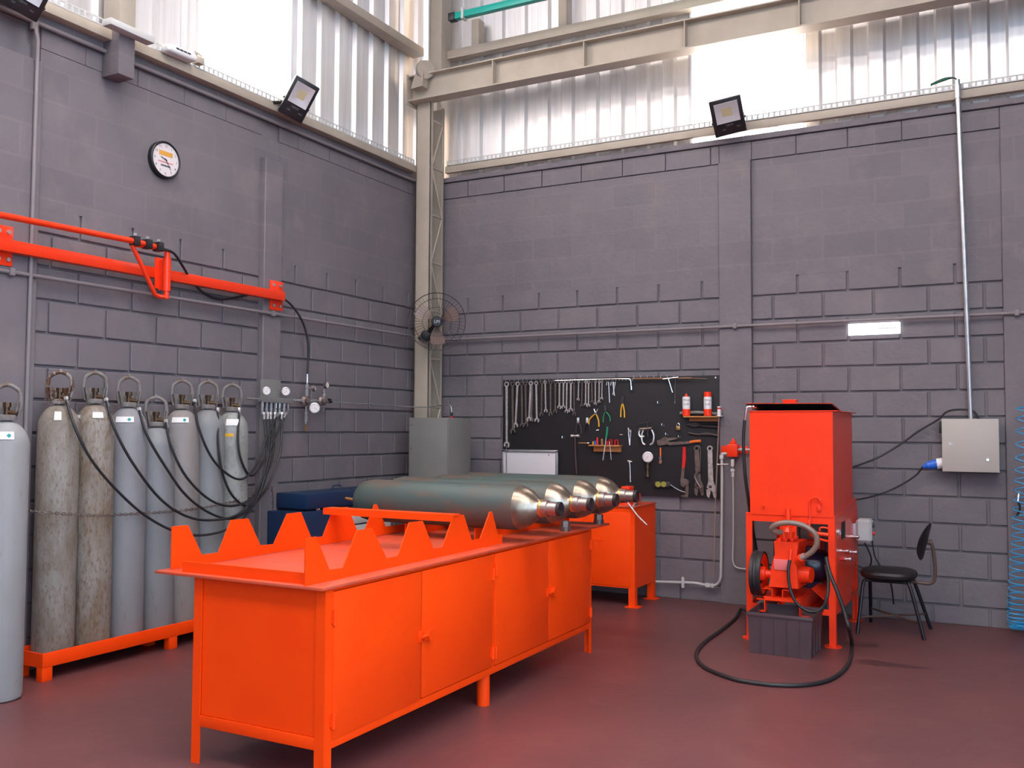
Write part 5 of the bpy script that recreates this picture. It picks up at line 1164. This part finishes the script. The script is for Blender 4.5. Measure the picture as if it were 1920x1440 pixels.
mb = MB(); mb.cyl(W(1162, 815), W(1168, 815.5), .004, n=6); single('steel_pin', mb, M['chrome_b'], 'short bright pin on the board above the centre shelf right end', 'pin')
mb = MB(); mb.cyl(W(1118, 807), W(1123, 806.5), .004, n=6); single('steel_pin', mb, M['chrome_b'], 'short bright pin just under the open yellow pliers', 'pin')
# calliper / compass
mb = MB(); mb.tube([W(1178, 802), W(1179, 818), W(1180.5, 835)], .005, 6, 3); mb.tube([W(1183, 807), W(1182, 820), W(1181, 834)], .004, 6, 3); mb.cyl(W(1181, 808)+Vector((0, .006, 0)), W(1181, 808)+Vector((0, -.008, 0)), .012, n=12); single('dividers', mb, M['chrome'], 'steel dividers hanging right of the centre shelf', 'dividers')
mb = MB(); mb.tube([W(1179, 864), W(1181, 872), W(1182, 904)], .0045, 6, 3); mb.cyl(W(1177, 864), W(1185, 866), .006, n=8); single('steel_rod', mb, M['chrome'], 'slim steel rod with crossbar hanging above the vise', 'rod')
# gear puller
t = thing('gear_puller', 'steel three-armed gear puller hanging mid right on the board', 'puller', W(1214, 812))
mb = MB(); mb.tube([W(1196, 796, BD+.05), W(1220, 790, BD+.05)], .0045, 8, 1); mb.cyl(W(1214, 790, BD+.05), W(1215, 818, BD+.05), .008, n=10); part('spindle', mb, M['darksteel'], t)
mb = MB(); mb.tube([W(1199, 805, BD+.05), W(1222, 803, BD+.05)], .012, 8, 1); part('yoke', mb, M['oldsteel'], t)
for pts in (((1201, 803), (1198, 812), (1201, 819), (1208, 818)), ((1206, 806), (1203, 818), (1205, 830), (1210, 834)), ((1222, 806), (1226, 817), (1224, 830), (1219, 834))):
    mb = MB(); mb.tube([W(x, y, BD+.05) for x, y in pts], .0085, 8, 4); part('arm', mb, M['chrome'], t)
# padlock
t = thing('padlock', 'small brass padlock hanging on the board below the spray cans', 'padlock', W(1272, 805))
mb = MB(); q = W(1271.5, 803); mb.box(q-Vector((.016, .008, .018)), q+Vector((.016, .008, .016)), .003); part('lock_body', mb, M['brass'], t)
mb = MB(); mb.tube([q+Vector((-.010, 0, .014)), q+Vector((-.010, 0, .034)), q+Vector((0, 0, .043)), q+Vector((.010, 0, .034)), q+Vector((.010, 0, .014))], .0032, 6, 3); part('shackle', mb, M['chrome_b'], t)
# upper shelf, cans, matchbox
a, b = shelf(1281, 1346, 780, 790, .09, 'pine shelf at the right of the tool board holding two spray cans')
zs = a.z
def can(px_, top, cap, label):
    x = Rw(px_, 775, BD+.05).x; zt_ = Rw(px_, top, BD+.05).z; c_ = Vector((x, -BD-.05, zs)); H = zt_-zs
    t = thing('spray_can', label, 'spray can', c_, 'spray cans on the pine shelf'); R_ = .0325; hb = H*.80 if cap else H*.86
    mb = MB(); mb.lathe(c_, (0, 0, 1), [(R_*.9, 0), (R_, .004), (R_, hb*.36)], 24); part('can_base', mb, M['redgrip'] if 0 else RD, t, 'red lower band')
    mb = MB(); mb.lathe(c_, (0, 0, 1), [(R_, hb*.36), (R_, hb-.008), (R_*.92, hb)], 24); body = part('can_body', mb, M['white'], t, 'white can body')
    mb = MB()
    if cap: mb.lathe(c_, (0, 0, 1), [(R_*.97, hb), (R_*.97, H-.003), (R_*.9, H), (.001, H)], 24)
    else: mb.lathe(c_, (0, 0, 1), [(R_*.8, hb), (.012, hb+.008), (.008, hb+.02), (.005, H), (.001, H)], 16)
    part('cap', mb, RD, t, 'red cap')
    d = (CAM-c_); d.z = 0; d.normalize(); rr = Vector((0, 0, 1)).cross(d)
    for txt, z, s_ in (('White', .82, .026), ('Lub', .62, .030)):
        mb = MB(); mb.text(txt, c_+d*(R_+.0004)+Vector((0, 0, hb*z)), rr, (0, 0, 1), s_)
        for v in mb.bm.verts:      # wrap round the can
            l_ = (v.co-c_).dot(rr); a_ = l_/R_; v.co = Vector((c_.x, c_.y, v.co.z))+(d*math.cos(a_)+rr*math.sin(a_))*(R_+.0006)
        part('lettering', mb, M['ink'], body)
can(1287, 738, False, 'spray can with pointed nozzle on the left of the pine shelf')
can(1327, 735, True, 'spray can with red cap on the right of the pine shelf')
q = Rw(1349, 778, BD+.05); mb = MB(); mb.box((q.x-.012, -.10, zs+.004), (q.x+.012, -.06, Rw(1349, 762, .08).z), .001); mb.box((q.x-.0122, -.1002, zs+.055), (q.x+.0122, -.0598, zs+.07), mi=1); mb.box((q.x-.02, -.105, zs-.004), (q.x+.02, -.035, zs+.004)); single('match_box', mb, [M['paper'], M['redgrip']], 'small cream box with red top at the right end of the pine shelf', 'box')
mb = MB(); mb.tube([Rw(1275, 775, BD+.02), Rw(1305, 773, BD+.02), Rw(1346, 776, BD+.02)], .013, 8, 1); single('grey_bar', mb, M['greyst'], 'grey round bar lying on the pine shelf behind the spray cans', 'bar')
# dark shears under the shelf
mb = MB(); mb.prism([W(1285, 796), W(1300, 792), W(1312, 794), W(1312, 799), W(1300, 801)], (0, 1, 0), .01); mb.tube([W(1310, 795), W(1325, 793), W(1346, 795)], .007, 6, 3); mb.tube([W(1310, 798), W(1325, 800), W(1345, 801)], .007, 6, 3); single('tin_shears', mb, M['darksteel'], 'dark tin shears lying sideways under the pine shelf', 'shears')
mb = MB(); mb.tube([W(1291, 812), W(1310, 815), W(1325, 813), W(1345, 817)], .008, 8, 3); mb.tube([W(1295, 814), W(1325, 816), W(1343, 814)], .005, 6, 3); single('long_nippers', mb, M['darksteel'], 'dark long-handled nippers below the tin shears', 'nippers')
# pipe wrench with orange grip
t = thing('pipe_wrench', 'pipe wrench with orange grip laid sideways on the board', 'pipe wrench', W(1270, 828))
mb = MB(); mb.prism([W(1232, 826), W(1242, 823), W(1254, 826), W(1255, 832), W(1246, 834), W(1236, 836), W(1233, 833)], (0, 1, 0), .02); mb.prism([W(1252, 829), W(1296, 827), W(1296, 832), W(1254, 835)], (0, 1, 0), .012); part('body', mb, M['oldsteel'], t)
mb = MB(); mb.prism([W(1241, 822), W(1246, 819), W(1252, 821), W(1268, 820), W(1270, 823), W(1253, 827), W(1249, 832), W(1243, 830)], (0, 1, 0), .014); part('hook_jaw', mb, M['oldsteel'], t)
mb = MB(); mb.tube([W(1294, 829, OF), W(1304, 827.5, OF), W(1314, 827, OF)], .0125, 10, 3); part('grip', mb, M['orgrip'], t, 'orange grip')
# dial gauge
t = thing('pressure_gauge', 'white dial pressure gauge with brass stem hanging on the board', 'gauge', W(1215, 857))
gauge(Rw(1214.5, 857, BD+.05), (.25, -1, 0), .046, t, case='chrome', needle=.9)
mb = MB(); q = Vector((W(1216, 870).x, -BD-.035, 0))
for (y0__, y1__, r_) in ((868, 873, .012), (873, 878, .017), (878, 884, .011), (884, 890, .016), (890, 894, .022)):
    za = Rw(1216, y0__, BD+.035).z; zb_ = Rw(1216, y1__, BD+.035).z; mb.cyl((q.x, q.y, za), (q.x, q.y, zb_), r_, n=8)
part('stem', mb, M['valve'], t, 'tarnished brass stem fittings')
# brush
t = thing('paint_brush', 'small paint brush with orange-red handle hanging under the pipe wrench', 'brush', W(1238, 850))
mb = MB(); mb.tube([W(1238.5, 839), W(1238.5, 848), W(1238.3, 856)], .007, 8, 3); part('handle', mb, M['orgrip'], t)
mb = MB(); mb.obox(W(1238.5, 859), (1, 0, 0), (0, 1, 0), (.010, .005, .013)); part('ferrule', mb, M['chrome_b'], t)
mb = MB(); mb.obox(W(1238.3, 866), (1, 0, 0), (0, 1, 0), (.012, .005, .016), .003); part('bristles', mb, M['brownrod'], t)
# red handled pipe wrench
t = thing('pipe_wrench', 'pipe wrench with long red handle hanging head down on the board', 'pipe wrench', W(1282, 880))
mb = MB(); mb.prism([W(1281, 838), W(1286, 838), W(1286.5, 860), W(1284, 878), W(1279, 878), W(1280, 860)], (0, 1, 0), .016); part('handle', mb, M['redgrip'], t, 'red handle')
mb = MB(); mb.prism([W(1279, 877), W(1284, 877), W(1283, 897), W(1288, 899), W(1287, 908), W(1283, 914), W(1277, 911), W(1276, 902)], (0, 1, 0), .018)
mb.cyl(W(1288, 904)+Vector((0, .008, 0)), W(1288, 904)+Vector((0, -.02, 0)), .024, n=14); mb.prism([W(1286, 905), W(1292, 905), W(1291, 928), W(1290, 933), W(1277, 931), W(1277, 929), W(1285, 927)], (0, 1, 0), .012); part('head', mb, M['oldsteel'], t)
def adj(a_, b_, label, m_, wj, hole=True):
    A = W(*a_); B = W(*b_); t = thing('adjustable_wrench', label, 'adjustable wrench', A, 'large adjustable wrenches hanging on the board')
    d = (B-A).normalized(); n = Vector((0, -1, 0)); s = d.cross(n); L_ = (B-A).length
    mb = MB(); c = A+d*.022; k = 16
    ro = [c+(d*math.cos(2*PI*i/k)+s*math.sin(2*PI*i/k))*.024 for i in range(k)]; rin = [c+(d*math.cos(2*PI*i/k)+s*math.sin(2*PI*i/k))*.013 for i in range(k)]
    mb.rings([[p+n*.006 for p in ro], [p-n*.006 for p in ro], [p-n*.006 for p in rin], [p+n*.006 for p in rin]], loop=True)
    mb.prism([A+d*.04+s*.019, A+d*.04-s*.019, A+d*L_*.68-s*.021, A+d*L_*.78-s*wj, A+d*L_*.97-s*wj*1.05, A+d*L_*1.0-s*wj*.55, A+d*L_*.88-s*wj*.22, A+d*L_*.84+s*wj*.1, A+d*L_*.80+s*wj*.9, A+d*L_*.68+s*.021], n, .012); part('handle_and_jaw', mb, m_, t)
    mb = MB(); mb.prism([A+d*L_*.80+s*wj*.15, A+d*L_*.84+s*wj*.95, A+d*L_*.96+s*wj*.9, A+d*L_*1.0+s*wj*.45, A+d*L_*.90+s*wj*.15], n, .014); part('moving_jaw', mb, m_, t)
    mb = MB(); mb.cyl(A+d*L_*.78-s*.008+n*.006, A+d*L_*.78+s*.014+n*.006, .011, n=10); part('worm_screw', mb, M['darksteel'], t)
adj((1331, 836), (1334, 934), 'bright chrome adjustable wrench at the lower right corner of the board', M['chrome'], .042)
adj((1306, 836), (1311, 930), 'dull dark adjustable wrench left of the bright chrome one', M['oldsteel'], .040)
mb = MB(); mb.tube([W(1304, 838, OF+.02), W(1308, 836, OF+.02), W(1312.5, 840, OF+.02), W(1313, 860, OF+.02), W(1312, 884, OF+.02)], .004, 6, 4); mb.tube([W(1312, 882, OF+.02), W(1303, 892, OF+.02), W(1306, 902, OF+.02), W(1314, 915, OF+.02)], .010, 8, 4); single('locking_pliers', mb, M['oldsteel'], 'narrow looped steel tool hanging over the dull adjustable wrench', 'pliers')
# power strip
t = thing('power_strip', 'dark power strip with two yellowish sockets low on the board', 'power strip', W(1243, 908))
a = Rw(1226, 903, BD+.03); b = Rw(1256, 914, BD+.03); mb = MB(); mb.box((a.x, -BD-.03, b.z), (b.x, -BD, a.z), .004); part('strip_body', mb, M['darksteel'], t)
for px_ in (1234, 1244.5): q = Rw(px_, 908, BD+.03); mb = MB(); mb.cyl(q, q+Vector((0, -.005, 0)), .024, n=16); part('socket', mb, mat('olive_socket', (.30, .28, .05), .5), t, 'yellowish round socket')
mb = MB(); mb.tube([Rw(1256, 908, BD+.015), Rw(1266, 915, BD+.015), Rw(1278, 921, BD+.01), Rw(1290, 924, BD+.01)], .0035, 6, 4); part('cord', mb, M['tray'], t)
# whiteboard
a = Rw(942, 843, .07); b = Rw(1045, 847, .07)
t = thing('whiteboard', 'small whiteboard with aluminium frame leaning against the tool board', 'whiteboard', ((a.x+b.x)/2, -.055, .86))
mb = MB(); zt_ = a.z; mb.box((a.x, -.066, .83), (b.x, -.050, zt_), .001); part('board_surface', mb, mat('whiteboard_enamel', (.62, .60, .62), .25), t)
mb = MB(); f = .022
mb.box((a.x-.004, -.074, zt_-f), (b.x+.004, -.048, zt_+.002), .003); mb.box((a.x-.004, -.074, .83), (a.x+f-.004, -.048, zt_), .003); mb.box((b.x-f+.004, -.074, .83), (b.x+.004, -.048, zt_), .003); mb.box((a.x-.004, -.074, .815), (b.x+.004, -.048, .835), .003); part('frame', mb, M['galv'], t)
mb = MB(); q = Rw(1029, 853, .0705); mb.cyl(q, q+Vector((0, -.001, 0)), .006, n=8); part('pen_dot', mb, M['ink'], t)
mb = MB(); mb.tube([Rw(949, 835, .085), Rw(949.5, 889, .085), Rw(949.5, 900, .085)], .0035, 6, 1); single('thin_rod', mb, M['oldsteel'], 'thin rod standing in front of the whiteboard left edge', 'rod')

# ================================================================== pipes at the pilaster by the board
def rp(pts, r, label, m_, extra=None, cat='pipe'):
    mb = MB(); mb.tube([Rw(x, y, o) for x, y, o in pts], r, 10, 5)
    if extra:
        for (x, y, o, dx, dy, dz) in extra: q = Rw(x, y, o); mb.box(q-Vector((dx, dy, dz)), q+Vector((dx, dy, dz)), .003)
    return single('wall_pipe', mb, m_, label, cat)
rp([(1363, 851, .075), (1356, 851, .07), (1353.5, 856, .07), (1354, 900, .07), (1353, 1000, .06), (1352, 1070, .06), (1351, 1084, .06), (1346, 1094, .05), (1336, 1098, .05), (1318, 1096, .05), (1300, 1093, .05), (1250, 1091, .05), (1215, 1090, .05)], .011, 'grey pipe dropping from the red valve and turning left low on the wall', M['tray'],
   [(1327, 1097, .05, .02, .014, .017), (1336, 1098, .05, .012, .014, .017), (1281, 1092, .05, .012, .014, .045), (1353.5, 857, .07, .016, .016, .016)])
rp([(1374, 868, .08), (1374.5, 900, .07), (1375, 1000, .06), (1374, 1040, .06), (1375, 1055, .06), (1381, 1064, .06), (1398, 1067, .06)], .0055, 'thin grey tube dropping beside the red valve toward the pump unit', M['tray'],
   [(1374, 868, .08, .013, .013, .03), (1374, 882, .078, .016, .014, .012), (1374.5, 890, .075, .011, .011, .02)])
t = thing('relief_valve', 'small red square valve block with pointed top on the pilaster', 'valve', Rw(1383, 842, .07))
q = Rw(1375, 845, .08); mb = MB(); mb.box(q+Vector((-.045, -.03, -.050)), q+Vector((.040, .04, .052)), .004); mb.lathe(q+Vector((0, 0, .05)), (0, 0, 1), [(.026, 0), (.026, .02), (.016, .028), (.006, .05), (.001, .052)], 14); part('valve_block', mb, RD, t)
mb = MB(); mb.box(Vector((Rw(1352, 836, .045).x, -.045, Rw(1352, 836, .045).z)), Vector((Rw(1402, 849, .045).x, -.037, Rw(1402, 851, .045).z)), .001); part('mount_plate', mb, RD, t)
mb = MB(); mb.tube([Rw(1383, 843, .08), Rw(1398, 843, .08), Rw(1409, 843, .08)], .008, 8, 1); mb.cyl(Rw(1387, 843, .08), Rw(1392, 843, .08), .013, n=8); part('outlet_tube', mb, M['tray'], t)
mb = MB(); mb.tube([Rw(1347, 871, .09), Rw(1366, 870.5, .09)], .0045, 6, 1); mb.cyl(Rw(1345, 871, .09), Rw(1348, 871, .09), .008, n=6); part('lever', mb, M['chrome_b'], t)
mb = MB(); mb.tube([Rw(1348, 782, .10), Rw(1345, 860, .09), Rw(1341, 960, .08), Rw(1338, 1085, .06)], .0055, 6, 3); single('wooden_stick', mb, mat('pinkish_rod', (.30, .20, .17), .5), 'thin brownish rod leaning at the right edge of the tool board', 'rod')
